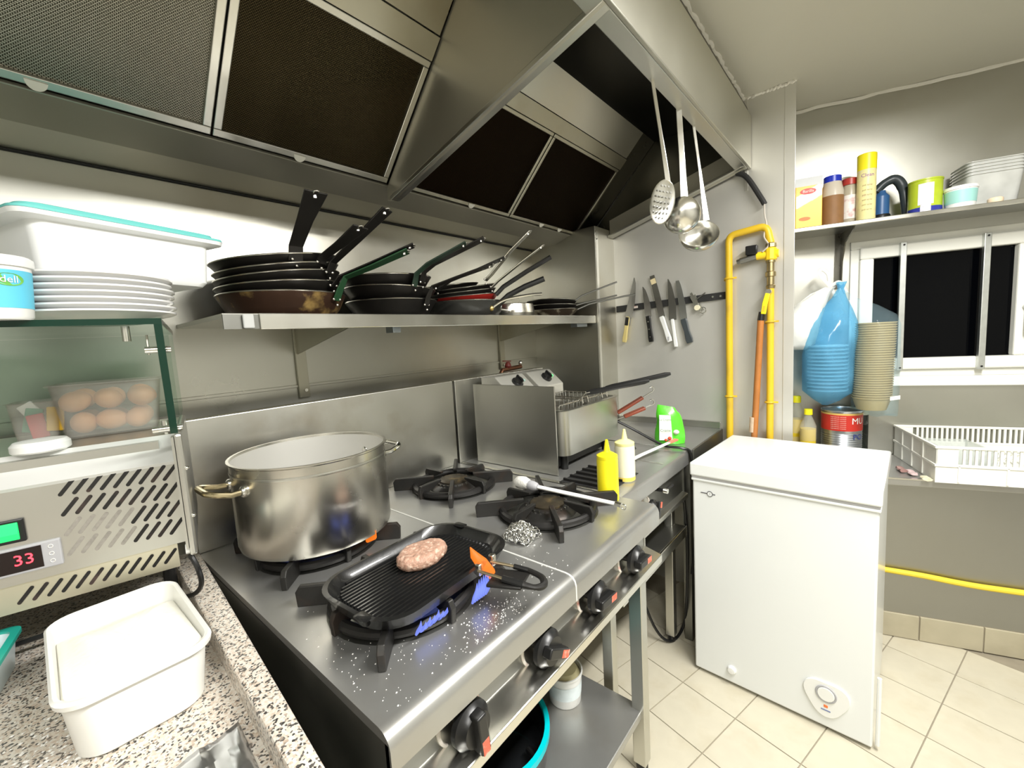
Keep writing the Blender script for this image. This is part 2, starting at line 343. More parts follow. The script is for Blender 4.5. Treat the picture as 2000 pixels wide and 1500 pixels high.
for k, (s, z0, z1) in enumerate(((-0.005, 1.105, 1.675), (0.268, 1.105, 1.675))):
    b = wpiece(MB(), s-0.011, s+0.011, z0, z1, 0.05, 0.03).build('window_bar', S('galvanised', (0.62, 0.64, 0.62), 0.4, var=0.2, scale=30), win, smooth=0, bevel=0.002)
    for z in (z0+0.012, z1-0.012): MB().cyl(ww(s, 0.05, z), ww(s, 0.053, z), 0.004, n=8).build('screw', BLACK, b)
hd = MB().cyl(ww(0.40, 0.03, 1.36), ww(0.40, 0.055, 1.36), 0.011).obox(ww(0.39, 0.05, 1.25), T*0.02, NI*0.012, UP*0.12).build('handle', FRAME_W, win, bevel=0.004)
# baseboard below the right-hand worktop
B0 = V((2.33, -0.073, 0))
bb = structure(MB().obox(B0 - T*0.3 + UP*FZ, T*1.6, -NI*0.02, UP*0.11).build('baseboard_right', GROUT, smooth=0))
for k in range(8):
    MB().obox(B0 - T*0.3 + T*(0.2*k+0.002) + NI*0.006 + UP*(FZ+0.002), T*0.196, -NI*0.02, UP*0.106).build('tile', mat('skirting_tile', (0.44, 0.40, 0.29), 0.45, var=0.12, scale=12, stain=(0.3, 0.26, 0.17), stain_amt=0.4, stain_scale=8), bb, smooth=0, bevel=0.002)
# ceiling lamp fixtures (the light of the room)
for k, (x, l, lab) in enumerate(((1.02, 1.34, 'long white fluorescent fitting on the ceiling nearer the window wall'), (-0.55, 1.25, 'shorter white fluorescent fitting on the ceiling nearer the left wall'))):
    t = thing('ceiling_lamp', lab, 'lamp', (x, -0.45, CZ), group='ceiling fluorescent fittings')
    MB().box(x-l/2, x+l/2, -0.55, -0.35, CZ-0.05, CZ-0.001).build('housing', WHITE_PL, t, smooth=0, bevel=0.006)
    for s in (-1, 1):
        MB().box(x+s*l/2-0.015, x+s*l/2+0.015, -0.545, -0.355, CZ-0.08, CZ-0.045).build('end_cap', WHITE_PL, t, smooth=0, bevel=0.004)
# ------------------------------------------------------------------ extractor hood
hood = thing('extractor_hood', 'large stainless steel extractor hood with slanted grease filters above the stove', 'hood', (0.9, 0.45, 2.035))
HX0, HX1 = -0.9, 2.232
MB().box(HX0, HX1, 0.437, 0.449, 2.04, 2.262).build('front_panel', STEEL_HOOD_F, hood, smooth=0, bevel=0.002)
MB().px([(0.449, 2.04), (0.492, 2.034), (0.492, 2.046), (0.449, 2.062)], HX0, HX1).build('front_rim', STEEL, hood, smooth=0, bevel=0.002)
MB().box(HX0, XK, 0.472, 0.482, 2.25, CZ-0.002).build('fascia', STEEL_HOOD, hood, smooth=0)
SIDE = [(0.449, 2.04), (1.24, 1.832), (1.262, 1.836), (1.262, 1.875), (0.95, 2.195), (0.865, 2.29), (0.449, 2.29)]
MB().px(SIDE, 0.893, 0.905).build('side_panel', STEEL_LIT, hood, smooth=0, bevel=0.001)
MB().px([(0.449, 2.04), (1.24, 1.832), (1.245, 1.846), (0.453, 2.054)], 0.8905, 0.925).build('side_rim', STEEL, hood, smooth=0, bevel=0.002)
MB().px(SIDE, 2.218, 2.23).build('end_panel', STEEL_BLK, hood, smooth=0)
MB().px([(0.449, 2.04), (1.112, 1.862), (1.112, 1.874), (0.449, 2.052)], 2.17, 2.222).build('end_rim', STEEL, hood, smooth=0, bevel=0.002)
MB().px([(0.452, 2.036), (1.112, 1.864), (1.112, 1.955), (0.49, 2.125)], 2.196, 2.206).build('end_flange', STEEL_LIT, hood, smooth=0)
MB().box(HX0, 0.893, 0.45, 0.95, 2.285, 2.295).build('roof_plate', STEEL_HOOD, hood, smooth=0)
MB().box(0.905, 2.22, 0.45, 0.95, 2.285, 2.295).build('roof_plate', DARK_REFL, hood, smooth=0)
MB().px([(1.262, 1.884), (1.36, 1.853), (WB-0.001, 1.853), (WB-0.001, 1.862), (1.362, 1.862), (1.266, 1.893)], HX0, XK-0.01).build('grease_trough', STEEL_LIT, hood, smooth=0, bevel=0.002)
FD = V((0, -0.7071, 0.7071)); FN = V((0, -0.7071, -0.7071)); FB = V((0, 1.256, 1.892))
def on_f(x, u, n=0.0): return V((x, 0, 0)) + FB + FD*u + FN*n
MESHA = S('filter_mesh_lit', (0.62, 0.60, 0.52), 0.45, var=0.15, scale=4, custom=mesh_pattern)  # left filters: light falling on the mesh painted as a paler colour
MESHB = S('filter_mesh_shaded', (0.13, 0.105, 0.06), 0.5, var=0.3, scale=4, custom=mesh_pattern)  # same mesh with shade painted into a darker colour
MESHC = S('filter_mesh_deep_shade', (0.035, 0.022, 0.012), 0.6, var=0.3, scale=4, custom=mesh_pattern)  # right-hand filters: same mesh, shade painted darkest
LF = 0.372
for x0, x1, mm in ((-0.62, -0.115, MESHA), (-0.105, 0.39, MESHA), (0.394, 0.888, MESHB), (0.925, 1.512, MESHC), (1.518, 2.075, MESHC)):
    w_ = 0.014 if mm is MESHC else 0.018
    f = MB(); f.add([on_f(x0+w_, w_, -0.004), on_f(x1-w_, w_, -0.004), on_f(x1-w_, LF-w_, -0.004), on_f(x0+w_, LF-w_, -0.004)], [(0, 1, 2, 3)])
    f.uv = [(0, 0), ((x1-x0)*6, 0), ((x1-x0)*6, LF*6), (0, LF*6)]
    fp = f.build('filter', mm, hood, smooth=0)
    g = MB()
    for a, b in (((x0, 0), (x1, w_)), ((x0, LF-w_), (x1, LF)), ((x0, w_), (x0+w_, LF-w_)), ((x1-w_, w_), (x1, LF-w_))):
        g.obox(on_f(a[0], a[1], -0.012), V((b[0]-a[0], 0, 0)), FD*(b[1]-a[1]), FN*0.018)
    g.build('filter_frame', STEEL if mm is not MESHC else STEEL_HOOD, fp, smooth=0, bevel=0.002)
    for tx in ((0.42,) if mm is not MESHC else (0.42, 0.7) if x0 > 1.4 else (0.6,)):
        xx = x0+(x1-x0)*tx; pts = [(xx+0.016*math.cos(a), 0.012-0.018*math.sin(a)) for a in [PI*i/10 for i in range(11)]]
        MB().prism(pts, lambda p, t: on_f(p[0], p[1], t), 0.006, 0.009).build('filter_tab', mat('tab_glint', (0.85, 0.84, 0.78), 0.35), fp, smooth=0)  # reflecting filter handle, its glint painted as plain white
def fstrip(n, x0, x1, u0, u1, mm, off=0.0): return MB().obox(on_f(x0, u0, off-0.006), V((x1-x0, 0, 0)), FD*(u1-u0), FN*0.006).build(n, mm, hood, smooth=0)
fstrip('upper_strip', -0.9, 0.888, LF+0.002, LF+0.062, STEEL_HOOD, 0.006); fstrip('upper_plate', -0.9, 0.888, LF+0.066, LF+0.19, STEEL_HOOD)
fstrip('upper_strip', 0.925, 2.08, LF+0.002, LF+0.055, STEEL_HOOD, 0.006); fstrip('upper_plate', 0.925, 2.08, LF+0.058, LF+0.19, STEEL)
fstrip('blank_plate', 2.08, 2.215, 0, LF+0.19, STEEL_BLK)
for x in (1.24, 1.33, 1.45, 1.6):   # hooks on the inside of the front rim
    MB().tube([(x, 0.478, 2.05), (x, 0.47, 2.075), (x, 0.482, 2.095), (x, 0.495, 2.08), (x, 0.492, 2.062)], 0.003, 6).build('hook', STEEL_DK, hood)
MB().cyl((0.98, 1.44, 1.849), (0.98, 1.44, 1.83), 0.008, n=10).build('drain_plug', STEEL, hood)
# black insulated drain tube from the hood to the gas pipe and its cable
tag(MB().tube(smooth_path([(2.215, 0.492, 2.03), (2.21, 0.45, 2.0), (2.205, 0.395, 1.9), (2.205, 0.38, 1.868)]), 0.011, 10).build('insulated_tube', BLACK_M), 'short black foam insulated tube slanting down from the hood corner', 'tube')
tag(MB().tube(smooth_path([(2.205, 0.381, 1.87), (2.203, 0.379, 1.82), (2.2, 0.372, 1.78), (2.195, 0.38, 1.73), (2.19, 0.362, 1.69), (2.19, 0.385, 1.665)]), 0.0035, 6).build('thin_cable', mat('beige_cable', (0.5, 0.46, 0.4), 0.5)), 'thin beige cable running from the black tube to the gas valve', 'cable')

# ------------------------------------------------------------------ hanging utensils
def utensil_handle(m, a, b, w0=0.015, w1=0.022, t=0.004):
    m.strap([a, V(a).lerp(V(b), 0.5), b], [w0, w0, w1], t, (-0.9, -0.42, 0.0)); return m
t = thing('skimmer', 'flat perforated steel skimmer hanging leftmost of the three hood utensils', 'skimmer', (1.24, 0.44, 1.66))
utensil_handle(MB(), (1.24, 0.488, 2.062), (1.222, 0.440, 1.742), 0.009, 0.014).build('handle', STEEL_BR, t, bevel=0.001)
nrm = V((-0.70, -0.70, -0.12)).normalized(); c = V((1.198, 0.448, 1.695))
sk = MB(); e_u = V((0.15, -0.1, 1)); e_u = (e_u-nrm*e_u.dot(nrm)).normalized(); e_r = e_u.cross(nrm)
prof = [(0.048, 0.0), (0.04, 0.004), (0.0, 0.008)]
sk.rings([[c + (e_r*math.cos(a)*0.85+e_u*math.sin(a)*1.4)*r - nrm*z for a in [2*PI*i/24 for i in range(24)]] for r, z in [(0.0001, 0.008), (0.034, 0.004), (0.041, 0.0), (0.039, -0.0015), (0.032, 0.0025), (0.0001, 0.0065)]])
sb = sk.build('blade', STEEL_BR, t)
for i in range(-3, 4):
    for j in range(-3, 4):
        p = c + e_r*i*0.009 + e_u*j*0.0135
        if (i*0.009/0.85)**2+(j*0.0135/1.4)**2 < 0.031**2: MB().cyl(p+nrm*0.0, p-nrm*0.0075, 0.0026, n=6).build('hole', STEEL_DK, sb)
def ladle(label, a, b, cb, r, ax, x, hw=(0.017, 0.024)):
    t = thing('ladle', label, 'ladle', (x, 0.45, cb[2]-r), group='ladles hanging from the hood')
    utensil_handle(MB(), a, b, *hw).build('handle', STEEL_BR, t, bevel=0.001)
    prof = [(r*math.sin(q), -r*math.cos(q)*0.85) for q in [PI/2*i/9 for i in range(10)]]
    prof2 = [((r-0.002)*math.sin(q), -(r-0.002)*math.cos(q)*0.85) for q in [PI/2*i/9 for i in range(9, -1, -1)]]
    MB().lathe(prof+prof2, cb, 32, ax).build('bowl', STEEL_BR, t)
    MB().sphere(V(a)+V((0, 0, -0.006)), 0.0035, 8, 6).build('hanging_hole', BLACK, t)
    return t
ladle('large steel ladle seen from below, middle of the three hood utensils', (1.45, 0.486, 2.058), (1.45, 0.472, 1.745), (1.462, 0.486, 1.715), 0.058, (0.82, 0.35, 0.45), 1.45)
ladle('steel ladle with its open bowl tipped left, rightmost of the three hood utensils', (1.6, 0.49, 2.062), (1.61, 0.452, 1.715), (1.60, 0.474, 1.676), 0.066, (-0.72, -0.32, 0.6), 1.6, (0.009, 0.02))

# ------------------------------------------------------------------ wall shelf with pans
sh = thing('wall_shelf', 'long stainless steel wall shelf carrying stacks of frying pans', 'shelf', (1.2, WB, 1.41))
MB().box(0.33, 2.03, 1.13, WB-0.002, 1.435, 1.446).build('shelf_board', STEEL, sh, smooth=0)
MB().box(0.405, 2.03, 1.123, 1.131, 1.408, 1.447).build('front_lip', STEEL_BR, sh, smooth=0, bevel=0.002)
MB().box(0.33, 0.405, 1.128, 1.133, 1.41, 1.444).build('end_cap', STEEL_DK, sh, smooth=0)
MB().box(0.368, 0.392, 1.119, 1.127, 1.411, 1.444).build('end_clip', mat('clip', (0.55, 0.56, 0.55), 0.3), sh, smooth=0, bevel=0.003)
for x in (0.665, 1.72):
    b = MB().box(x-0.018, x+0.018, WB-0.012, WB-0.001, 1.19, 1.436).px([(1.14, 1.432), (WB-0.01, 1.432), (WB-0.01, 1.34), (1.14, 1.415)], x-0.012, x-0.008).build('bracket', STEEL_HOOD, sh, smooth=0, bevel=0.001)
    for z in (1.215, 1.36): MB().cyl((x+0.004, WB-0.012, z), (x+0.004, WB-0.017, z), 0.006, n=8).build('screw', STEEL_BR, b)
for x, w_ in ((0.80, 0.03), (1.9, 0.10)):
    MB().box(x, x+w_, 1.16, 1.2, 1.392, 1.436).build('under_block', S('grey_foil', (0.45, 0.5, 0.55), 0.35), sh, smooth=0, bevel=0.002)

def pan(label, c, r, h, mm, tilt=(0, 0), base=0.74, handle=None, hm=None, hw=0.026, rim=True, rivets=True, name='frying_pan', group='frying pans on the wall shelf', flat=True, inner=None, tipw=1.35):
    rx, ry = tilt
    t = thing(name, label, 'pan', c, group=group, rot=(rx, ry, 0))
    n = 40; th = 0.0025
    p = [(r*base*0.98, 0), (r*base, 0.001), (r*(base+0.1), h*0.35), (r, h), (r-th, h), (r*(base+0.1)-th, h*0.35+0.001), (r*base-th, th), (0.0005, th)]
    MB().lathe(p, (0, 0, 0), n, cap1=False).build('body', mm, t, world=False)
    if rim: MB().torus((0, 0, h), r-th/2, 0.0019, 48, 6).build('rim', RIM, t, world=False)
    if handle:
        path = handle
        MAT = hm or PAN
        a = V(path[0]); b = V(path[-1])
        if flat:
            ws = [hw*1.15] + [hw*1.1 + (hw*tipw*1.25-hw*1.1)*(i/(len(path)-2 or 1))**2 for i in range(len(path)-1)]
            ho = MB().strap(path, ws, 0.004, (0.05, 0.25, 1)).build('handle', MAT, t, bevel=0.0015)
            e = (b-a).normalized(); MB().cyl(b-e*0.014+V((0, 0, 0.0035)), b-e*0.014-V((0, 0, 0.0035)), 0.005, n=10).build('hanging_hole', RIM, ho)
            MB().torus(b-e*0.002, 0.006, 0.002, 12, 6, (0, 0.4, 1)).build('tip_edge', RIM, ho)
        else:
            MB().tube(path, hw, 10).build('handle', MAT, t)
        if rivets:
            sd = V((0.9, 0.25, 0)).normalized()
            for q in (sd*0.011, -sd*0.011, V((0, 0, -0.016))):
                MB().sphere(a+q+V((0, -0.003, 0.004)), 0.0042, 8, 6).build('rivet', RIM, t)
    return t
SZ = 1.4475
# first stack, left
pan('brown burnt frying pan with green handle at the bottom of the left stack', (0.545, 1.315, SZ), 0.168, 0.062, PAN_BR, base=0.78, handle=[(0.628, 1.172, 1.487), (0.634, 1.158, 1.515), (0.648, 1.145, 1.55), (0.70, 1.09, 1.575), (0.772, 1.015, 1.615)], hm=GREEN, hw=0.022)
pan('black steel frying pan second from the bottom of the left stack', (0.545, 1.315, SZ+0.033), 0.166, 0.055, PAN, tilt=(R(-1), R(-3)), handle=[(0.622, 1.172, 1.525), (0.636, 1.155, 1.552), (0.70, 1.09, 1.585), (0.79, 1.01, 1.632)], hw=0.019)
pan('black steel frying pan in the middle of the left stack with long raised handle', (0.545, 1.315, SZ+0.06), 0.164, 0.055, PAN, tilt=(R(-1), R(-6)), handle=[(0.612, 1.168, 1.56), (0.62, 1.155, 1.59), (0.65, 1.07, 1.64), (0.684, 0.97, 1.702)], hw=0.022)
pan('black steel frying pan second from the top of the left stack', (0.545, 1.315, SZ+0.082), 0.163, 0.055, PAN, tilt=(R(0), R(-7)), handle=[(0.588, 1.163, 1.585), (0.59, 1.15, 1.6), (0.6, 1.07, 1.622), (0.612, 0.985, 1.65)], hw=0.026)
pan('black steel frying pan on top of the left stack, handle pointing steeply up', (0.542, 1.318, SZ+0.106), 0.166, 0.055, PAN, tilt=(R(0.5), R(-6)), handle=[(0.522, 1.162, 1.585), (0.522, 1.152, 1.622), (0.519, 1.08, 1.672), (0.515, 1.003, 1.718)], hw=0.032)
# second stack
pan('black frying pan at the bottom of the second stack with strap handle', (0.915, 1.32, SZ), 0.158, 0.056, PAN, handle=[(0.945, 1.168, 1.478), (0.947, 1.155, 1.508), (0.955, 1.14, 1.54), (1.01, 1.08, 1.565), (1.093, 0.985, 1.602)], hw=0.02)
pan('black frying pan in the middle of the second stack, handle greenish black', (0.91, 1.32, SZ+0.04), 0.158, 0.056, PAN, tilt=(R(0), R(2.5)), handle=[(0.9, 1.165, 1.54), (0.902, 1.15, 1.58), (0.925, 1.12, 1.608), (1.01, 1.02, 1.667)], hm=mat('black_green', (0.012, 0.03, 0.018), 0.35), hw=0.022)
pan('black frying pan on top of the second stack with long black handle', (0.90, 1.32, SZ+0.082), 0.156, 0.056, PAN, tilt=(R(1), R(-1)), handle=[(0.932, 1.165, 1.552), (0.934, 1.15, 1.588), (0.955, 1.12, 1.612), (1.064, 0.99, 1.684)], hw=0.022)
# third stack
pan('dark deep frying pan at the bottom of the third stack', (1.265, 1.32, SZ), 0.165, 0.062, mat('black_nonstick', (0.03, 0.03, 0.027), 0.3, 0.2), base=0.85, handle=[(1.31, 1.165, 1.49), (1.335, 1.13, 1.525), (1.37, 1.07, 1.555), (1.413, 1.005, 1.58)], flat=False, hw=0.011, hm=BLACK, rivets=False)
pan('red rimmed frying pan in the third stack with black and steel handle', (1.262, 1.32, SZ+0.045), 0.155, 0.045, mat('red_enamel', (0.32, 0.02, 0.015), 0.35), tilt=(R(1), R(-5)), handle=[(1.30, 1.165, 1.53), (1.32, 1.14, 1.56), (1.36, 1.05, 1.61), (1.4, 0.96, 1.655)], flat=False, hw=0.009, hm=BLACK, rivets=False)
pan('black frying pan of the third stack with slim silver handle', (1.25, 1.32, SZ+0.062), 0.155, 0.045, PAN, tilt=(R(1), R(-7)), handle=[(1.275, 1.165, 1.555), (1.29, 1.14, 1.58), (1.335, 1.05, 1.645), (1.375, 0.975, 1.698)], flat=True, hw=0.016, hm=STEEL_BR, tipw=0.7)
pan('black frying pan on top of the third stack with broad silver handle', (1.245, 1.32, SZ+0.078), 0.152, 0.045, PAN, tilt=(R(1), R(-8)), handle=[(1.243, 1.165, 1.582), (1.252, 1.14, 1.602), (1.28, 1.06, 1.68), (1.307, 0.982, 1.742)], flat=True, hw=0.022, hm=STEEL_BR, tipw=0.7)
pan('flat black crepe pan leaning on the third stack with straight handle', (1.19, 1.33, SZ+0.10), 0.13, 0.028, PAN, tilt=(R(0), R(-6)), handle=[(1.0, 1.17, 1.535), (1.03, 1.13, 1.563), (1.1, 1.05, 1.6), (1.155, 0.985, 1.63)], hw=0.018)
# small pot with pale handle, then the right stack
t = pan('small dented steel saucepan with curved pale handle beside the third stack', (1.58, 1.33, SZ), 0.11, 0.062, STEEL_POT, base=0.95, rim=True, handle=None, name='saucepan', group='saucepans on the wall shelf')
MB().tube(smooth_path([(1.5, 1.24, 1.475), (1.4, 1.1, 1.478), (1.27, 1.165, 1.476), (1.30, 1.12, 1.505), (1.36, 1.05, 1.518), (1.41, 1.02, 1.522)][2:]), [0.006]*18+[0.007], 8).build('handle', STEEL_BR, t)
MB().sphere((1.268, 1.166, 1.476), 0.012, 12, 8).build('handle_socket', S('brass', (0.75, 0.55, 0.2), 0.3), t)
MB().cyl((1.5, 1.26, 1.476), (1.268, 1.166, 1.476), 0.004, n=8).build('handle_bar', STEEL, t)
for k, (lab, dz, r, mm, hp) in enumerate((
        ('worn scratched blini pan at the bottom of the right stack', 0.0, 0.14, PAN_OLD, [(1.925, 1.17, 1.482), (1.96, 1.12, 1.505), (2.03, 0.96, 1.53), (2.05, 0.91, 1.534)]),
        ('black blini pan in the middle of the right stack with wire handle', 0.022, 0.135, PAN, [(1.927, 1.178, 1.503), (1.95, 1.14, 1.513), (1.985, 1.06, 1.525), (2.011, 0.991, 1.537)]),
        ('black blini pan on top of the right stack with raised wire handle', 0.046, 0.132, PAN, [(1.925, 1.18, 1.528), (1.94, 1.15, 1.55), (1.97, 1.07, 1.575), (2.008, 0.987, 1.602)]))):
    pan(lab, (1.895, 1.31, SZ+dz), r, 0.04, mm, tilt=(R(0), R(1.5*k)), handle=hp, flat=False, hw=0.0042, hm=STEEL_DK, rivets=False, group='small pans at the right end of the wall shelf')

# ------------------------------------------------------------------ knife strip
XS = XK-0.001
t = thing('magnetic_knife_strip', 'black magnetic knife strip on the steel wall', 'knife rack', (XS, 0.82, 1.478))
MB().obox((XS-0.012, 1.105, 1.463), (0.012, 0, 0), (0, -0.565, 0.017), (0, 0, 0.034)).build('strip', BLACK_M, t, smooth=0, bevel=0.002)
MB().obox((XS-0.0135, 1.0, 1.476), (0.002, 0, 0), (0, -0.022, 0.0007), (0, 0, 0.012)).build('strip_badge', mat('strip_badge', (0.6, 0.55, 0.5), 0.4, stain=(0.6, 0.05, 0.04), stain_amt=0.9, stain_scale=90), t, smooth=0)
for y in (0.6, 0.565): MB().cyl((XS-0.012, y, 1.495), (XS-0.0155, y, 1.495), 0.005, n=8).build('screw', STEEL_BR, t)
BLADE = S('blade_steel', (0.45, 0.45, 0.44), 0.25, var=0.1, scale=12)
def knife(label, tip, heel, end, wb, wh, hm, name='chef_knife', cat='knife', blade_m=None, tipw=0.1, extra=None):
    xk = XS-0.0145
    tip, heel, end = [V((xk, p[0], p[1])) for p in (tip, heel, end)]
    t = thing(name, label, cat, end, group='knives on the magnetic strip')
    d = (heel-tip).normalized(); sd = V((0, -d.z, d.y))   # across, in wall plane
    if sd.y > 0: sd = -sd
    k = 8; pts = []
    for i in range(k+1):
        u = i/k; q = tip.lerp(heel, u); wid = wb*(tipw+(1-tipw)*min(1, (u*1.6))**0.6)
        pts.append((q, wid))
    left = [q - sd*wb*0.25 for q, wid in pts]; right = [q + sd*(wid-wb*0.25) for q, wid in pts]
    poly = left+right[::-1]
    MB().prism(poly, lambda p, tt: p+V((tt, 0, 0)), -0.001, 0.001).build('blade', blade_m or BLADE, t, smooth=0)
    dh = (end-heel).normalized(); sh_ = V((0, -dh.z, dh.y))
    if sh_.y > 0: sh_ = -sh_
    cen = sh_*wb*0.22
    MB().strap([heel+cen-dh*0.004, heel.lerp(end, 0.1)+cen, heel.lerp(end, 0.5)+cen, heel.lerp(end, 0.85)+cen, end+cen], [wh*0.9, wh, wh*0.86, wh*1.12, wh*0.95], 0.015, (1, 0, 0)).build('handle', hm, t, bevel=0.003)
    if extra: extra(t, heel, end, cen)
    return t
def rv(t, heel, end, cen):
    for u in (0.2, 0.5, 0.8): p = heel.lerp(end, u)+cen; MB().cyl(p+V((-0.0075, 0, 0)), p+V((-0.0092, 0, 0)), 0.0032, n=8).build('rivet', RIM, t)
def ferr(t, heel, end, cen):
    MB().strap([heel+cen*1.0-V((0, 0, -0.002)), heel.lerp(end, 0.32)+cen], 0.02, 0.017, (1, 0, 0)).build('bolster', BLACK, t, bevel=0.002)
knife('kitchen knife with pale yellow wooden handle, leftmost on the magnetic strip', (0.985, 1.636), (1.045, 1.432), (1.07, 1.298), 0.04, 0.022, mat('pale_wood', (0.75, 0.62, 0.25), 0.5), extra=ferr)
knife('kitchen knife with black riveted handle on the magnetic strip', (0.94, 1.585), (0.93, 1.425), (0.915, 1.291), 0.036, 0.024, BLACK, extra=rv)
def spat(t, heel, end, cen):
    MB().strap([V((XS-0.0165, 0.893, 1.618)), V((XS-0.0165, 0.885, 1.592))], 0.026, 0.001, (1, 0, 0)).build('tape', mat('masking_tape', (0.78, 0.66, 0.4), 0.6), t, smooth=0)
    p = heel.lerp(end, 0.86)+cen; MB().strap([p-V((0.0085, 0, 0.012)), p-V((0.0085, 0, -0.008))], 0.007, 0.001, (1, 0, 0)).build('handle_hole', GREY_PL, t, smooth=0)
knife('flexible steel palette spatula with white handle on the magnetic strip', (0.9, 1.635), (0.856, 1.416), (0.815, 1.287), 0.033, 0.024, WHITE_PL, name='palette_spatula', cat='spatula', tipw=0.75, extra=spat)
knife('long knife with slim shiny white handle on the magnetic strip', (0.805, 1.607), (0.802, 1.399), (0.786, 1.26), 0.038, 0.016, WHITE_PL)
knife('bread knife with dark grey curved handle, rightmost on the magnetic strip', (0.766, 1.593), (0.745, 1.395), (0.715, 1.278), 0.034, 0.03, mat('slate_handle', (0.05, 0.06, 0.065), 0.4), blade_m=S('blade_bright', (0.8, 0.83, 0.86), 0.2), tipw=0.5)
t = thing('can_opener', 'steel butterfly can opener stuck on the right of the knife strip', 'can opener', (XS-0.02, 0.675, 1.44))
MB().strap([(XS-0.016, 0.70, 1.525), (XS-0.016, 0.68, 1.48), (XS-0.016, 0.645, 1.435)], [0.012, 0.016, 0.014], 0.004, (1, 0, 0)).build('lever', STEEL, t)
MB().strap([(XS-0.021, 0.69, 1.51), (XS-0.021, 0.675, 1.47), (XS-0.021, 0.672, 1.452)], [0.03, 0.02, 0.012], 0.004, (1, 0, 0)).build('plate', STEEL, t)
MB().tube([(XS-0.024, 0.675, 1.49), (XS-0.024, 0.63, 1.518)], 0.003, 6).build('wing', STEEL_DK, t)
MB().cyl((XS-0.016, 0.67, 1.45), (XS-0.027, 0.67, 1.45), 0.013).build('ivory_knob', mat('ivory', (0.8, 0.75, 0.55), 0.4), t)
MB().torus((XS-0.018, 0.645, 1.435), 0.014, 0.0025, 20, 6, (1, 0, 0)).build('key_ring', CHROME, t)

# ------------------------------------------------------------------ gas pipes
XP = 2.205
t = thing('gas_pipe', 'yellow painted gas pipe looping up the steel wall with a valve', 'pipe', (XP, 0.44, 0.0))
def corner(a, b, c, r=0.03, n=5):
    a, b, c = V(a), V(b), V(c); p = b+(a-b).normalized()*r; q = b+(c-b).normalized()*r
    return [p*(1-u)*(1-u)+b*2*u*(1-u)+q*u*u for u in [i/n for i in range(n+1)]]
A_, B_, C_, D_ = (XP, 0.523, FZ), (XP, 0.523, 1.762), (XP, 0.372, 1.776), (XP, 0.354, 1.69)
MB().tube([A_]+corner(A_, B_, C_)+corner(B_, C_, D_)+[D_], 0.0155, 12).build('pipe', YELLOW, t)
MB().tube([(XP, 0.356, 1.52), (XP, 0.356, FZ)], 0.0145, 12).build('pipe', YELLOW, t)
BRASS_O = S('old_brass', (0.42, 0.34, 0.18), 0.4, var=0.25, scale=40)
MB().lathe([(0.017, 0), (0.019, 0.012), (0.015, 0.016), (0.015, 0.05), (0.021, 0.052), (0.021, 0.07), (0.015, 0.074), (0.015, 0.11), (0.019, 0.112), (0.019, 0.13)], (XP, 0.356, 1.505), 12).build('coupling', BRASS_O, t)
MB().lathe([(0.018, 0), (0.021, 0.004), (0.021, 0.018), (0.018, 0.022)], (XP, 0.355, 1.678), 8).build('coupling', BRASS_O, t)
va = MB().lathe([(0.017, 0), (0.024, 0.006), (0.024, 0.05), (0.017, 0.056)], (XP, 0.355, 1.624), 10).cyl((XP, 0.325, 1.652), (XP, 0.41, 1.652), 0.017, n=12).build('valve_body', mat('valve_yellow', (0.9, 0.62, 0.02), 0.35), t)
MB().cyl((XP, 0.408, 1.652), (XP-0.005, 0.475, 1.64), 0.014, n=12).cyl((XP-0.005, 0.475, 1.64), (XP-0.005, 0.488, 1.637), 0.011, n=10).build('solenoid', STEEL_DK, t)
MB().box(XP-0.02, XP+0.015, 0.405, 0.452, 1.66, 1.70).build('solenoid_plug', BLACK, t, bevel=0.004)
for y, z in ((0.523, 1.57), (0.356, 1.36), (0.523, 1.02), (0.356, 1.0)):
    MB().torus((XP, y, z), 0.0175, 0.004, 20, 6).cyl((XP+0.012, y+0.02, z-0.005), (XK, y+0.02, z-0.005), 0.005, n=8).box(XP-0.003, XP+0.003, y-0.032, y-0.014, z-0.004, z+0.004).build('pipe_clip', YELLOW, t)
lv = MB().strap([(XP-0.028, 0.362, 1.485), (XP-0.032, 0.372, 1.44), (XP-0.032, 0.378, 1.395)], [0.018, 0.021, 0.02], 0.004, (1, 0, 0)).build('valve_lever', mat('lever_yellow', (0.92, 0.80, 0.02), 0.35), t, bevel=0.002)
MB().strap([(XP-0.0345, 0.374, 1.43), (XP-0.0345, 0.378, 1.405)], 0.009, 0.001, (1, 0, 0)).build('lever_slot', YELLOW, lv, smooth=0)
MB().lathe([(0.012, 0), (0.014, 0.02), (0.012, 0.03)], (XP-0.03, 0.36, 1.49), 10, (1, 0, 0)).build('valve_stem', STEEL_BR, t)
t = thing('wooden_pole', 'reddish brown pole leaning beside the right yellow gas pipe', 'pole', (2.2, 0.47, FZ))
MB().tube([(2.18, 0.455, FZ+0.01), (2.185, 0.39, 1.37)], 0.0135, 12).build('shaft', mat('brown_pole', (0.42, 0.16, 0.04), 0.4, var=0.2, scale=20), t)
MB().tube([(2.185, 0.39, 1.368), (2.186, 0.386, 1.405)], [0.0145, 0.0125], 12).build('cap', BLACK, t)
MB().tube([(2.1825, 0.423, 0.86), (2.1828, 0.42, 0.93)], 0.0138, 12).build('worn_band', mat('worn_band', (0.55, 0.42, 0.3), 0.5, var=0.3, scale=60), t)
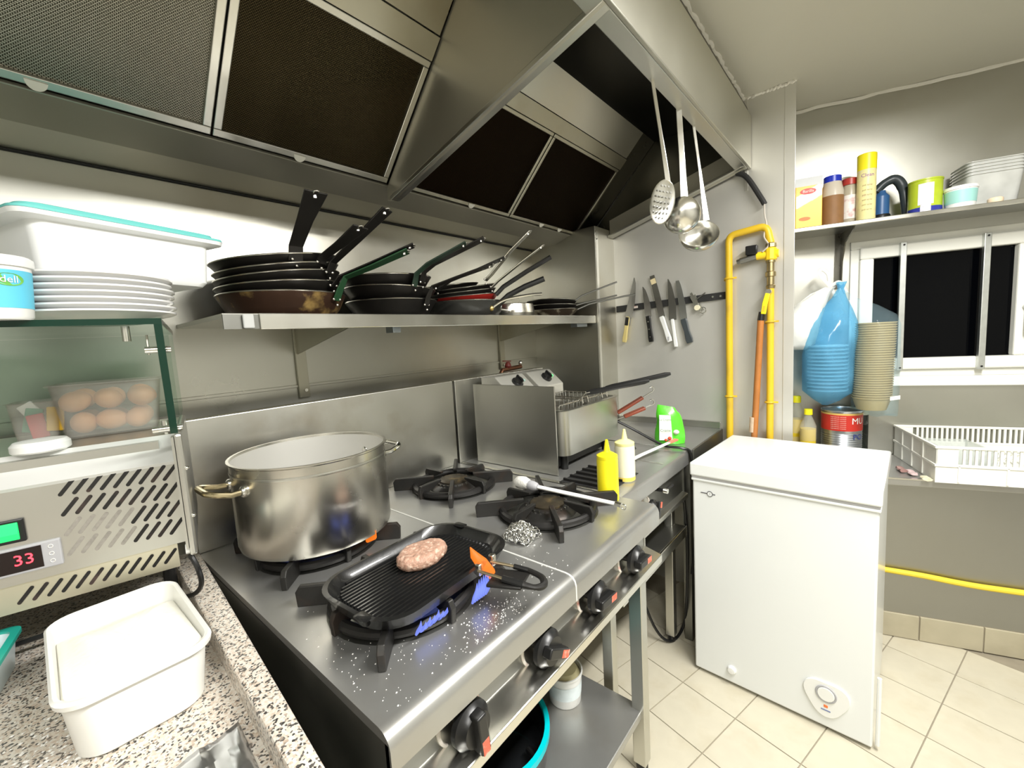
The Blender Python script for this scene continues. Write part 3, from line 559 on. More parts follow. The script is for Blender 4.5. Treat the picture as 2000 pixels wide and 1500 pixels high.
# ------------------------------------------------------------------ gas range
SX0, SX1, SY0, SY1, ST = 0.262, 1.168, 0.466, 1.318, 0.85
rg = thing('gas_range', 'stainless steel four burner gas range on legs with black knobs', 'stove', (0.715, 0.9, FZ))
apr = [(SY1, ST), (SY0+0.026, ST), (SY0+0.016, ST-0.0015), (SY0+0.008, ST-0.0055), (SY0+0.0025, ST-0.0125), (SY0, ST-0.022), (SY0, ST-0.055), (SY0+0.012, ST-0.055), (SY0+0.012, ST-0.016), (SY1, ST-0.012)]
MB().px(apr, SX0, 0.7135).build('top_plate', STEEL_TOP, rg, smooth=0.7)
MB().px(apr, 0.7165, SX1).build('top_plate', STEEL_TOP, rg, smooth=0.7)
MB().px([(y-0.0004, z+0.0009) for y, z in apr], 0.7128, 0.7172).build('joint_strip', mat('joint_bright', (0.72, 0.72, 0.68), 0.35, 0.3), rg, smooth=0)
MB().box(SX0+0.003, SX1-0.003, 0.512, 0.52, 0.682, 0.82).build('control_panel', STEEL_PNL, rg, smooth=0)  # darker steel paints in the shadow below the apron
MB().px([(0.515, 0.715), (0.475, 0.705), (0.460, 0.701), (0.460, 0.679), (0.466, 0.679), (0.466, 0.691), (0.515, 0.697)], SX0, SX1).build('front_ledge', STEEL_BR, rg, smooth=0, bevel=0.002)
MB().px([(SY0+0.004, ST-0.016), (SY1, ST-0.016), (SY1, 0.648), (SY0+0.004, 0.648)], SX0, SX0+0.006).build('side_panel', STEEL_DK, rg, smooth=0)
MB().px([(SY0+0.012, ST-0.02), (SY1, ST-0.02), (SY1, 0.648), (0.51, 0.648), (0.51, 0.79), (SY0+0.012, 0.80)], SX1-0.006, SX1).build('side_panel', STEEL, rg, smooth=0)
MB().box(SX0+0.006, SX1-0.006, 0.51, SY1, 0.648, 0.654).build('drip_tray', STEEL_DK, rg, smooth=0)
MB().box(SX0, 1.1605, 1.306, 1.318, ST, 1.195).build('backsplash', STEEL_SPL, rg, smooth=0, bevel=0.002)
MB().box(SX0, 1.1605, 1.318, 1.345, 1.185, 1.195).build('backsplash_ledge', STEEL_HOOD, rg, smooth=0)
MB().box(0.31, 1.15, 0.52, 1.30, 0.17, 0.195).build('lower_shelf', STEEL_TOP, rg, smooth=0, bevel=0.003)
for x in (0.285, 1.146):
    for y in (0.53, 1.29):
        lg = MB().box(x-0.02, x+0.02, y-0.02, y+0.02, 0.01, 0.65).build('leg', STEEL, rg, smooth=0, bevel=0.002)
        MB().lathe([(0.016, 0), (0.018, 0.004), (0.018, 0.018), (0.012, 0.03)], (x, y, FZ), 12).build('foot', BLACK, lg)
BURN = mat('burner_cap', (0.05, 0.04, 0.025), 0.5, 0.5, var=0.4, scale=40, stain=(0.22, 0.15, 0.06), stain_amt=0.7, stain_scale=30)
def burner(cx, cy):
    c = V((cx, cy, ST))
    well = MB().lathe([(0.145, 0.0005), (0.13, 0.003), (0.085, 0.002), (0.085, 0.0005)], c, 36).build('burner_well', STEEL_DK, rg)
    MB().torus(c+V((0, 0, 0.013)), 0.132, 0.011, 48, 10).build('support_ring', IRON, well)
    MB().lathe([(0.085, 0.001), (0.08, 0.008), (0.062, 0.016), (0.06, 0.022), (0.05, 0.022)], c, 32).build('burner_head', IRON_G, well)
    MB().lathe([(0.05, 0.02), (0.05, 0.026), (0.042, 0.030), (0.0005, 0.030)], c, 32, cap1=False).build('burner_cap', BURN, well)
    for k in range(24):
        a = 2*PI*k/24; p = c+V((0.061*math.cos(a), 0.061*math.sin(a), 0.019))
        MB().box(p.x-0.0018, p.x+0.0018, p.y-0.0018, p.y+0.0018, p.z-0.003, p.z+0.003).build('burner_port', RIM, well, smooth=0)
    for k in range(4):
        a = R(45+90*k); d = V((math.cos(a), math.sin(a), 0)); n_ = V((-d.y, d.x, 0))
        poly = [(0.068, 0.034), (0.085, 0.026), (0.12, 0.012), (0.125, 0.0), (0.206, 0.0), (0.208, 0.03), (0.2, 0.042), (0.068, 0.043)]
        MB().prism(poly, lambda p, t_: c+d*p[0]+n_*t_+V((0, 0, p[1])), -0.0065, 0.0065).build('support_arm', IRON_G, well, smooth=0, bevel=0.002)
    for k in range(4):
        a = R(90*k); d = V((math.cos(a), math.sin(a), 0)); n_ = V((-d.y, d.x, 0))
        poly = [(0.06, 0.036), (0.08, 0.028), (0.118, 0.014), (0.12, 0.0), (0.15, 0.0), (0.152, 0.028), (0.145, 0.042), (0.06, 0.043)]
        MB().prism(poly, lambda p, t_: c+d*p[0]+n_*t_+V((0, 0, p[1])), -0.006, 0.006).build('support_arm', IRON_G, well, smooth=0, bevel=0.002)
BC = [(0.465, 0.715), (0.47, 1.085), (0.965, 0.715), (0.967, 1.118)]
for b in BC: burner(*b)
TAGR = mat('knob_tag_red', (0.62, 0.12, 0.07), 0.5, stain=(0.9, 0.5, 0.4), stain_amt=0.6, stain_scale=120)
def knob(root, x, y, z, ang, r=0.033):
    sc = r/0.033
    pl = MB().lathe([(0.042*sc, 0), (0.042*sc, 0.004), (0.036*sc, 0.005)], (x, y, z), 28, (0, -1, 0)).build('knob_plate', S('bezel', (0.6, 0.58, 0.52), 0.3), root)
    MB().torus((x, y-0.0045, z), 0.0385*sc, 0.0032, 28, 6, (0, 1, 0)).build('scale_ring', mat('dial_ring', (0.82, 0.76, 0.68), 0.4, stain=(0.6, 0.1, 0.05), stain_amt=0.8, stain_scale=60), pl)
    kb = MB().cyl((x, y, z), (x, y-0.03, z), 0.011*sc, n=12).lathe([(0.026*sc, 0.022), (r, 0.026), (r, 0.036), (0.027*sc, 0.042), (0.024*sc, 0.05)], (x, y, z), 28, (0, -1, 0)).build('knob', BLACK, root)
    d = V((math.sin(ang), 0, math.cos(ang))); n_ = V((d.z, 0, -d.x)); c = V((x, y-0.05, z))
    MB().obox(c-d*0.03*sc-n_*0.009*sc+V((0, 0.006, 0)), d*0.06*sc, n_*0.018*sc, (0, -0.018*sc, 0)).build('knob_grip', BLACK, kb, bevel=0.003)
    MB().obox(c+d*0.008*sc-n_*0.0065*sc+V((0, -0.0115*sc, 0)), d*0.022*sc, n_*0.013*sc, (0, -0.0015, 0)).build('knob_tag', TAGR, kb, smooth=0)
for (x, a) in ((0.412, R(175)), (0.622, R(120)), (0.825, R(95)), (1.03, R(95))): knob(rg, x, 0.512, 0.743, a, 0.037)

# flames under the pot and the griddle
def flame_mat(n, c1, c2, s):
    m = mat(n, c1, 0.5, alpha=0.45, emit=c2, estr=s); return m
FB_ = flame_mat('flame_blue', (0.02, 0.03, 0.12), (0.22, 0.3, 1.0), 0.55); FO_ = flame_mat('flame_orange', (0.3, 0.08, 0.01), (1.0, 0.22, 0.01), 0.55)
def flames(label, cx, cy, angs, z0=0.874, h=0.026, out=0.018, m=None, name='burner_flame', r0=0.062):
    t = thing(name, label, 'flame', (cx, cy, z0))
    for a in angs:
        d = V((math.cos(a), math.sin(a), 0)); p = V((cx, cy, z0))+d*r0; hh = h*random.uniform(0.8, 1.15)
        MB().tube([p-d*0.004, p+d*out*0.5+V((0, 0, hh*0.4)), p+d*out+V((0, 0, hh))], [0.0055, 0.0065, 0.0006], 6).build('flame_tongue', m or FB_, t)
    return t
flames('blue gas flames burning under the ribbed griddle pan', *BC[0], [2*PI*k/30 for k in range(30)])
tf = [o for o in COL.objects if o.name.startswith('burner_flame')][-1]
for k in range(14):
    x = 0.508+0.006*k if k < 7 else 0.392+0.0095*(k-7); y = 0.549 if k < 7 else 0.566; hh = 0.042*random.uniform(0.7, 1.15) if k < 7 else 0.022*random.uniform(0.7, 1.2); p = V((x, y+0.012, 0.866))
    MB().tube([p, p+V((0, -0.006, hh*0.35)), p+V((0.002, -0.012, hh*0.75)), p+V((0.003, -0.013, hh*1.15))], [0.0022, 0.0034, 0.003, 0.0004], 6).build('flame_tongue', FB_, tf)
flames('blue gas flames burning under the big stock pot', *BC[1], [2*PI*k/26 for k in range(26)])
t = thing('orange_flame', 'orange flame licking over the front edge of the griddle', 'flame', (0.548, 0.585, 0.89))
MB().tube([(0.56, 0.548, 0.888), (0.556, 0.556, 0.905), (0.546, 0.568, 0.925), (0.538, 0.58, 0.942), (0.537, 0.588, 0.956)], [0.004, 0.010, 0.012, 0.008, 0.0008], 10).build('flame_tongue', FO_, t)
t = thing('orange_flame', 'small orange flame at the right foot of the stock pot', 'flame', (0.535, 0.94, 0.875))
MB().tube([(0.53, 0.955, 0.872), (0.537, 0.935, 0.885), (0.533, 0.915, 0.908)], [0.005, 0.008, 0.0006], 8).build('flame_tongue', FO_, t)

# ------------------------------------------------------------------ stock pot
PZ = 0.894; PC = V((0.475, 1.085, PZ)); PR = 0.178; PH = 0.213
sp = thing('stock_pot', 'large open stainless steel stock pot standing on the back left burner', 'pot', PC)
MB().lathe([(PR*0.93, 0), (PR*0.985, 0.004), (PR, 0.014), (PR, PH-0.006), (PR+0.004, PH-0.003), (PR+0.004, PH), (PR-0.002, PH), (PR-0.003, PH-0.006)], PC, 64, cap1=False).build('body', STEEL_POT, sp)
MB().lathe([(PR-0.003, PH-0.006), (PR-0.003, 0.014), (PR-0.012, 0.008), (0.0005, 0.007)], PC, 64, cap0=False, cap1=False).build('inside', S('pot_inside', (0.74, 0.73, 0.69), 0.5, 0.6, var=0.03), sp)
MB().lathe([(PR+0.0006, PH-0.03), (PR+0.0012, PH-0.027), (PR+0.0006, PH-0.024)], PC, 64, cap0=False, cap1=False).build('rim_line', STEEL, sp)
for d in (V((-1, 0.0, 0)), V((1, 0.0, 0))):
    d.normalize(); n_ = V((-d.y, d.x, 0)); c = PC+V((0, 0, PH-0.052))+d*PR
    MB().tube([c+n_*0.045-d*0.008, c+n_*0.047+d*0.02]+corner(c+n_*0.047+d*0.02, c+n_*0.042+d*0.06+V((0, 0, 0.012)), c+d*0.06+V((0, 0, 0.012)), 0.02)+corner(c+d*0.06+V((0, 0, 0.012)), c-n_*0.042+d*0.06+V((0, 0, 0.012)), c-n_*0.047+d*0.02, 0.02)+[c-n_*0.047+d*0.02, c-n_*0.045-d*0.008], 0.0065, 10).build('handle', CHROME if d.x > 0 else S('handle_gilt', (0.72, 0.62, 0.4), 0.2), sp)
    for q in (-1, 1): MB().sphere(c+n_*0.045*q-d*0.004, 0.013, 12, 8, (0.6, 1, 1)).build('handle_boss', STEEL_BR, sp)

# ------------------------------------------------------------------ griddle pan with burger
GC = (0.484, 0.676, 0.894); gr = thing('griddle_pan', 'black cast iron ribbed griddle pan on the front left burner', 'griddle', GC, R(4))
def gm(mb): return mb.xf(gr.matrix_basis)
gi = mat('oiled_iron', (0.012, 0.012, 0.012), 0.25, 0.2, var=0.3, scale=30, bump=0.06, bscale=80, coat=0.4)
gm(MB().rrect_tub((0, 0, 0), [(0.153, 0.097, 0.0), (0.158, 0.102, 0.003), (0.168, 0.112, 0.025), (0.170, 0.114, 0.029), (0.163, 0.107, 0.030), (0.153, 0.098, 0.013), (0.149, 0.094, 0.010)], 0.066, 8)).build('pan_body', gi, gr, bevel=0)
for k in range(19):
    y = -0.0885+k*0.0098; hx = 0.145 if abs(y) < 0.032 else 0.145-(0.062-math.sqrt(max(0, 0.062**2-(abs(y)-0.032)**2)))
    gm(MB().px([(y-0.0028, 0.0095), (y-0.0017, 0.0150), (y+0.0017, 0.0150), (y+0.0028, 0.0095)], -hx, hx)).build('rib', gi, gr, smooth=0)
for x, y in ((-0.166, -0.05), (0.166, 0.05)):
    gm(MB().rrect_tub((x, y, 0), [(0.006, 0.012, 0.018), (0.010, 0.017, 0.029), (0.008, 0.014, 0.030)], 0.006, 3)).build('pouring_lip', gi, gr)
for x in (0.045, 0.085):
    gm(MB().box(x-0.006, x+0.006, -0.119, -0.106, 0.012, 0.036)).build('handle_socket', RIM, gr, bevel=0.003)
WIRE = S('hot_wire', (0.5, 0.42, 0.28), 0.35)
hd = MB().tube([(0.531, 0.565, 0.918), (0.545, 0.515, 0.912)], 0.003, 8).tube([(0.57, 0.568, 0.918), (0.59, 0.525, 0.912)], 0.003, 8).build('handle_wire', WIRE, gr)
MB().tube([(0.545, 0.515, 0.912), (0.557, 0.477, 0.907)], [0.0065, 0.0075], 10).build('grip', BLACK, gr)
MB().tube([(0.59, 0.525, 0.912), (0.60, 0.497, 0.908)], [0.005, 0.005], 10).build('grip', BLACK, gr)
MB().tube(smooth_path([(0.557, 0.477, 0.907), (0.567, 0.456, 0.904), (0.584, 0.45, 0.903), (0.599, 0.466, 0.905), (0.60, 0.497, 0.908)]), [0.0065, 0.005, 0.0065, 0.0075, 0.0055, 0.005], 10).build('grip_loop', IRON, gr)
MB().obox((0.52, 0.535, 0.90), (0.055, 0.02, 0), (0.028, -0.06, 0), (0, 0, 0.006)).build('heat_guard', IRON, gr, bevel=0.002)
# burger patty
pt = MB(); rs = []
random.seed(3)
from mathutils import noise as mnoise
nn = 64
for z, k in [(0, 0.5), (0.0, 0.86), (0.003, 0.94), (0.008, 0.99), (0.013, 1.0), (0.018, 0.975), (0.022, 0.92), (0.0245, 0.84)] + [(0.0255+0.0015*(1-q), q) for q in (0.75, 0.65, 0.55, 0.45, 0.35, 0.25, 0.15, 0.07, 0.01)]:
    ring = []
    for i in range(nn):
        a = 2*PI*i/nn; x, y = 0.056*math.cos(a)*k*(1+0.04*math.sin(2*a+1)), 0.041*math.sin(a)*k*(1+0.04*math.cos(3*a))
        p = V((x, y, z)); d_ = 0.0022*mnoise.noise(p*140)+0.0014*mnoise.noise(p*320)
        q = V((x, y, 0)).normalized() if k > 0.05 else V((0, 0, 0))
        ring.append(V((0.508, 0.702, 0.909))+p+(q*d_*(1 if z < 0.023 else 0.2))+V((0, 0, d_*0.8 if z > 0.005 else 0)))
    rs.append(ring)
pt.rings(rs)
o = tag(pt.build('burger_patty', mat('raw_mince', (0.42, 0.25, 0.18), 0.5, var=0.4, scale=90, bump=1.0, bscale=130, stain=(0.75, 0.56, 0.44), stain_amt=0.9, stain_scale=110)), 'raw pinkish minced beef patty frying on the ribbed griddle', 'burger')
# steel wool scourer
sw = MB(); random.seed(11)
for k in range(420):
    c = V((0.785, 0.668, 0.872)) + V((max(-0.034, min(0.034, random.gauss(0, 0.016))), max(-0.036, min(0.036, random.gauss(0, 0.018))), 0))
    q = math.hypot(c.x-0.785, c.y-0.668); c.z = 0.856 + random.random()*max(0.004, 0.034*(1-(q/0.05)**2))
    u = V((random.gauss(0, 1), random.gauss(0, 1), random.gauss(0, 0.6))).normalized(); v2 = u.orthogonal().normalized(); r_ = random.uniform(0.0035, 0.0075)
    sw.tube([c+u*r_*math.cos(x)+v2*r_*math.sin(x)+V((0, 0, max(0, 0.853-(c.z-r_))))*0.5 for x in [2*PI*i/8 for i in range(8)]], 0.0009, 4, True)
o = tag(sw.build('steel_wool_scourer', S('steel_wool', (0.75, 0.75, 0.72), 0.22)), 'shiny tangled steel wool scourer in front of the front right burner', 'scourer'); o['kind'] = 'stuff'
# white brush on the front right burner
t = thing('basting_brush', 'white plastic basting brush lying across the front right burner', 'brush', (0.995, 0.69, 0.893))
MB().tube([(0.993, 0.765, 0.902), (0.998, 0.66, 0.9), (1.005, 0.52, 0.898)], [0.008, 0.008, 0.0065], 12, flat=0.7, up=(0, 0, 1)).build('handle', WHITE_PL, t)
MB().tube(smooth_path([(0.993, 0.768, 0.902), (0.992, 0.785, 0.902), (0.993, 0.80, 0.903)], 3), [0.009, 0.012, 0.014, 0.015, 0.0155, 0.015, 0.0145], 12).build('ferrule', GREY_PL, t)
MB().tube([(0.993, 0.80, 0.903), (0.994, 0.82, 0.905), (0.996, 0.845, 0.903), (0.997, 0.858, 0.902)], [0.0145, 0.02, 0.019, 0.01], 14).build('bristle_head', mat('bristles', (0.8, 0.79, 0.74), 0.7, bump=0.8, bscale=120), t)
MB().cyl((1.0052, 0.52, 0.898), (1.006, 0.503, 0.896), 0.007, n=10).build('end_cap', CHROME, t)
MB().torus((1.0065, 0.496, 0.893), 0.007, 0.0015, 14, 6, (1, 0, 0)).build('hanging_ring', CHROME, t)
# spilled flour and crumbs
fl = MB(); random.seed(5)
for k in range(520):
    z = random.random()
    if z < 0.45: x, y = random.gauss(0.52, 0.05), random.gauss(0.515, 0.022)
    elif z < 0.75: x, y = random.gauss(0.33, 0.05), random.gauss(0.60, 0.08)
    else: x, y = random.gauss(0.66, 0.08), random.gauss(0.56, 0.05)
    if not (SX0+0.01 < x < SX1-0.02 and SY0+0.02 < y < 1.2): continue
    r_ = random.choice((0.0006, 0.0008, 0.001, 0.0012, 0.0018)); fl.add([(x-r_, y, ST+0.0006), (x, y-r_, ST+0.0006), (x+r_, y, ST+0.0006), (x, y+r_*0.8, ST+0.0006), (x, y, ST+0.0006+r_*0.8)], [(0, 1, 4), (1, 2, 4), (2, 3, 4), (3, 0, 4)])
o = tag(fl.build('flour_crumbs', mat('flour', (0.85, 0.84, 0.8), 0.8), smooth=0), 'white flour specks spilled on the front left of the range top', 'crumbs', kind='stuff')

# things on the range's lower shelf
t = thing('plastic_bucket', 'small white plastic bucket of pale dough on the range lower shelf', 'bucket', (1.035, 0.735, 0.195))
MB().lathe([(0.047, 0), (0.05, 0.004), (0.056, 0.095), (0.059, 0.097), (0.059, 0.103), (0.055, 0.103), (0.054, 0.095), (0.048, 0.02), (0.0005, 0.02)], (1.035, 0.735, 0.1955), 36, cap1=False).build('tub', WHITE_PL, t)
MB().lathe([(0.0535, 0.06), (0.053, 0.085), (0.04, 0.107), (0.02, 0.115), (0.0005, 0.117)], (1.035, 0.735, 0.1955), 28, cap1=False).build('contents', mat('pale_butter', (0.72, 0.66, 0.40), 0.3, var=0.15, scale=20), t)
MB().lathe([(0.0525, 0.03), (0.0555, 0.075)], (1.035, 0.735, 0.1955), 36, cap0=False, cap1=False).build('printed_label', mat('pale_label', (0.72, 0.80, 0.82), 0.4, var=0.15, scale=60), t)
t = thing('saute_pan', 'black casserole with bright turquoise rim on the range lower shelf', 'pan', (0.74, 0.80, 0.195))
MB().lathe([(0.14, 0), (0.165, 0.01), (0.172, 0.1), (0.166, 0.1), (0.158, 0.012), (0.0005, 0.01)], (0.74, 0.80, 0.1955), 48, cap1=False).build('body', mat('black_enamel', (0.01, 0.011, 0.012), 0.15, coat=0.5), t)
MB().lathe([(0.1715, 0.08), (0.178, 0.088), (0.178, 0.104), (0.165, 0.105), (0.163, 0.098)], (0.74, 0.80, 0.1955), 48, cap0=False, cap1=False).build('rim', mat('turquoise', (0.0, 0.52, 0.58), 0.3), t)
MB().tube([(0.70, 0.72, 0.21), (0.735, 0.66, 0.235), (0.78, 0.66, 0.25), (0.80, 0.70, 0.23)], 0.008, 10).build('inner_handle', BLACK, t)
t = thing('dark_stock_pot', 'dark stock pot standing at the back of the range lower shelf', 'pot', (1.0, 1.08, 0.195))
MB().lathe([(0.115, 0), (0.12, 0.006), (0.12, 0.24), (0.124, 0.244), (0.124, 0.25), (0.117, 0.25), (0.116, 0.01), (0.0005, 0.008)], (1.0, 1.08, 0.1955), 40, cap1=False).build('body', STEEL_DK, t)
for s in (-1, 1): MB().tube([(1.0+s*0.118, 1.05, 0.4), (1.0+s*0.15, 1.055, 0.4), (1.0+s*0.15, 1.105, 0.4), (1.0+s*0.118, 1.11, 0.4)], 0.006, 8).build('handle', STEEL, t)

# ------------------------------------------------------------------ second cooking unit
UX0, UX1, UY0 = 1.172, 1.785, 0.582
un = thing('cooking_unit', 'second stainless cooking unit with lower front between range and freezer', 'stove', (1.48, 0.95, FZ))
MB().px([(SY1, ST), (UY0+0.02, ST), (UY0+0.005, ST-0.004), (UY0, ST-0.014), (UY0, ST-0.06), (UY0+0.012, ST-0.06), (UY0+0.012, ST-0.016), (SY1, ST-0.012)], UX0, UX1).build('top_plate', STEEL_TOP, un, smooth=0.7)
MB().box(UX0, UX1, 1.306, 1.318, ST, 1.195).build('backsplash', STEEL, un, smooth=0, bevel=0.002)
MB().box(UX0, UX1, 1.318, 1.345, 1.185, 1.195).build('backsplash_ledge', STEEL_HOOD, un, smooth=0)
MB().box(UX0+0.003, UX1-0.003, 0.607, 0.615, 0.66, 0.80).build('control_panel', STEEL_DK, un, smooth=0)
MB().px([(0.61, 0.672), (0.585, 0.664), (0.585, 0.646), (0.61, 0.646)], UX0, UX1).build('front_ledge', STEEL, un, smooth=0, bevel=0.002)
MB().box(UX1-0.006, UX1, 0.6, SY1, 0.646, ST-0.016).build('side_panel', STEEL_DK, un, smooth=0)
MB().box(UX0+0.05, UX1-0.03, 0.66, 1.28, 0.645, 0.652).build('bottom_plate', STEEL_DK, un, smooth=0)
MB().box(UX0+0.01, UX1, 0.60, 1.29, 0.50, 0.518).build('lower_shelf', STEEL, un, smooth=0, bevel=0.002)
MB().box(UX0+0.008, UX1+0.002, 0.592, 0.60, 0.478, 0.52).build('shelf_lip', STEEL_BR, un, smooth=0, bevel=0.002)
for x in (UX0+0.03, UX1-0.02):
    for y in (0.66, 1.28):
        lg = MB().box(x-0.018, x+0.018, y-0.018, y+0.018, 0.01, 0.65).build('leg', STEEL, un, smooth=0, bevel=0.002)
        MB().lathe([(0.015, 0), (0.017, 0.004), (0.017, 0.018), (0.011, 0.03)], (x, y, FZ), 12).build('foot', BLACK, lg)
knob(un, 1.385, 0.607, 0.74, R(20), 0.03)
MB().cyl((1.49, 0.607, 0.77), (1.49, 0.57, 0.77), 0.007, n=10).tube([(1.49, 0.572, 0.77), (1.55, 0.565, 0.775)], [0.004, 0.006], 8).build('drain_tap', BLACK, un)
MB().cyl((1.49, 0.575, 0.77), (1.49, 0.56, 0.77), 0.009, n=12).build('tap_cap', CHROME, un)
MB().box(1.19, 1.40, 0.63, 0.82, ST+0.0005, ST+0.003).build('hotplate_well', BLACK_M, un, smooth=0)
for k in range(5): MB().box(1.20+k*0.042, 1.208+k*0.042, 0.635, 0.815, ST+0.003, ST+0.012).build('grate_bar', IRON, un, smooth=0)
MB().box(1.545, 1.553, 0.60, 0.80, ST, ST+0.0015).build('top_seam', STEEL_BR, un, smooth=0)
MB().box(1.172, 1.19, 0.60, 1.3, ST, ST+0.002).build('edge_strip', STEEL_BR, un, smooth=0)
tag(MB().box(1.232, 1.238, 0.858, 1.262, ST+0.002, 1.175).build('splash_guard', STEEL, smooth=0, bevel=0.001), 'upright rectangular steel splash guard between range and fryer', 'splash guard')

# ------------------------------------------------------------------ side table in the corner
ct = thing('corner_table', 'dark steel table filling the corner beside the second cooking unit', 'table', (2.0, 1.0, FZ))
MB().box(1.79, 2.236, 0.568, 1.105, 0.838, 0.852).build('table_top', STEEL_TOP, ct, smooth=0, bevel=0.002)
MB().box(1.79, 2.03, 1.105, 1.5, 0.838, 0.852).build('table_top', STEEL_TOP, ct, smooth=0)
MB().box(1.79, 2.236, 0.562, 0.57, 0.79, 0.853).build('front_lip', STEEL_DK, ct, smooth=0, bevel=0.002)
MB().box(2.226, 2.236, 0.57, 1.105, 0.852, 0.885).build('upstand', STEEL, ct, smooth=0, bevel=0.002)
for x, y in ((1.825, 0.60), (2.21, 0.60), (1.825, 1.07), (2.21, 1.07)):
    MB().box(x-0.016, x+0.016, y-0.016, y+0.016, FZ, 0.84).build('leg', STEEL_DK, ct, smooth=0)
t = tag(MB().tube(smooth_path([(1.775, 0.62, 0.83), (1.80, 0.60, 0.5), (1.79, 0.60, 0.2), (1.82, 0.63, 0.02), (1.74, 0.66, FZ+0.01), (1.71, 0.72, 0.06), (1.69, 0.8, 0.3)]), 0.006, 8).build('power_cord', BLACK), 'black power cord dangling behind the cooking unit leg', 'cord')

# ------------------------------------------------------------------ deep fryer
fy = thing('deep_fryer', 'double stainless tabletop deep fryer with two control heads', 'fryer', (1.5, 1.0, ST+0.003))
FX0, FX1, FY0, FY1, FZ0, FZ1 = 1.262, 1.70, 0.838, 1.17, 0.915, 1.083
MB().rrect_tub(((FX0+FX1)/2, (FY0+FY1)/2, 0), [((FX1-FX0)/2, (FY1-FY0)/2, FZ0), ((FX1-FX0)/2, (FY1-FY0)/2, FZ1-0.004), ((FX1-FX0)/2+0.006, (FY1-FY0)/2+0.006, FZ1), ((FX1-FX0)/2-0.012, (FY1-FY0)/2-0.012, FZ1), ((FX1-FX0)/2-0.016, (FY1-FY0)/2-0.016, FZ0+0.1), ((FX1-FX0)/2-0.02, (FY1-FY0)/2-0.02, FZ0+0.02)], 0.04, 5).build('tank', STEEL, fy)
MB().box(1.475, 1.488, FY0+0.012, FY1-0.012, FZ0+0.02, FZ1-0.002).build('divider', STEEL, fy, smooth=0)
MB().box(1.285, 1.468, FY0+0.02, FY1-0.03, FZ0+0.105, FZ0+0.108).build('oil', mat('frying_oil', (0.10, 0.045, 0.01), 0.08), fy, smooth=0)
MB().box(1.495, 1.68, FY0+0.02, FY1-0.03, FZ0+0.105, FZ0+0.108).build('oil', MATS['frying_oil'], fy, smooth=0)
MB().box(FX0+0.04, FX1-0.04, FY0+0.06, FY1-0.02, ST+0.012, FZ0+0.002).build('base', BLACK_M, fy, smooth=0)
for x in (FX0+0.06, FX1-0.06):
    for y in (FY0+0.05, FY1-0.05): MB().cyl((x, y, ST), (x, y, FZ0), 0.014, n=12).build('foot', BLACK, fy)
for k, (x0, x1) in enumerate(((1.29, 1.47), (1.50, 1.68))):
    hd_ = MB().px([(1.115, FZ1+0.002), (1.115, FZ1+0.05), (1.19, FZ1+0.115), (1.27, FZ1+0.115), (1.27, FZ1-0.03), (1.19, FZ1-0.03), (1.19, FZ1+0.002)], x0, x1).build('control_head', mat('head_steel', (0.60, 0.59, 0.53), 0.35, 0.5), fy, smooth=0, bevel=0.004)
    xm = (x0+x1)/2; q = V((xm+0.005, 1.15, FZ1+0.083)); nv = V((0, -0.655, 0.756))
    kb = MB().lathe([(0.026, 0), (0.026, 0.006), (0.02, 0.008), (0.019, 0.022)], q, 20, nv).build('thermostat_knob', BLACK, fy)
    MB().obox(q+nv*0.02+V((-0.004, 0, 0))-V((0, 0.756, 0.655))*0.02, (0.008, 0, 0), V((0, 0.756, 0.655))*0.04, nv*0.008).build('knob_grip', BLACK, kb)
    MB().cyl(q+V((0.05, 0.005, 0.004)), q+V((0.05, 0.005, 0.004))+nv*0.004, 0.007, n=12).build('pilot_lamp', mat('pilot_green', (0.1, 0.6, 0.15), 0.3, emit=(0.1, 0.8, 0.2), estr=1.0) if k else mat('pilot_off', (0.35, 0.5, 0.45), 0.3), fy)
    MB().box(xm-0.05, xm-0.035, 1.128, 1.14, FZ1+0.02, FZ1+0.05).build('scale_mark', mat('scale_orange', (0.8, 0.35, 0.05), 0.5), fy, smooth=0)
MB().tube([(1.285, 0.95, FZ1-0.02), (1.285, 0.95, FZ1+0.035)], [0.022, 0.022], 16).torus((1.285, 0.95, FZ1-0.003), 0.022, 0.003, 20, 6).torus((1.285, 0.95, FZ1+0.012), 0.022, 0.003, 20, 6).build('cable_gland', mat('dark_blue_grey', (0.03, 0.035, 0.05), 0.35), fy)
MB().tube(arc((1.28, 1.0, FZ1+0.02), 0.028, 0, PI, 8, (0, 1, 0), (0, 0, 1)), 0.006, 8).build('swing_handle', BLACK, fy)
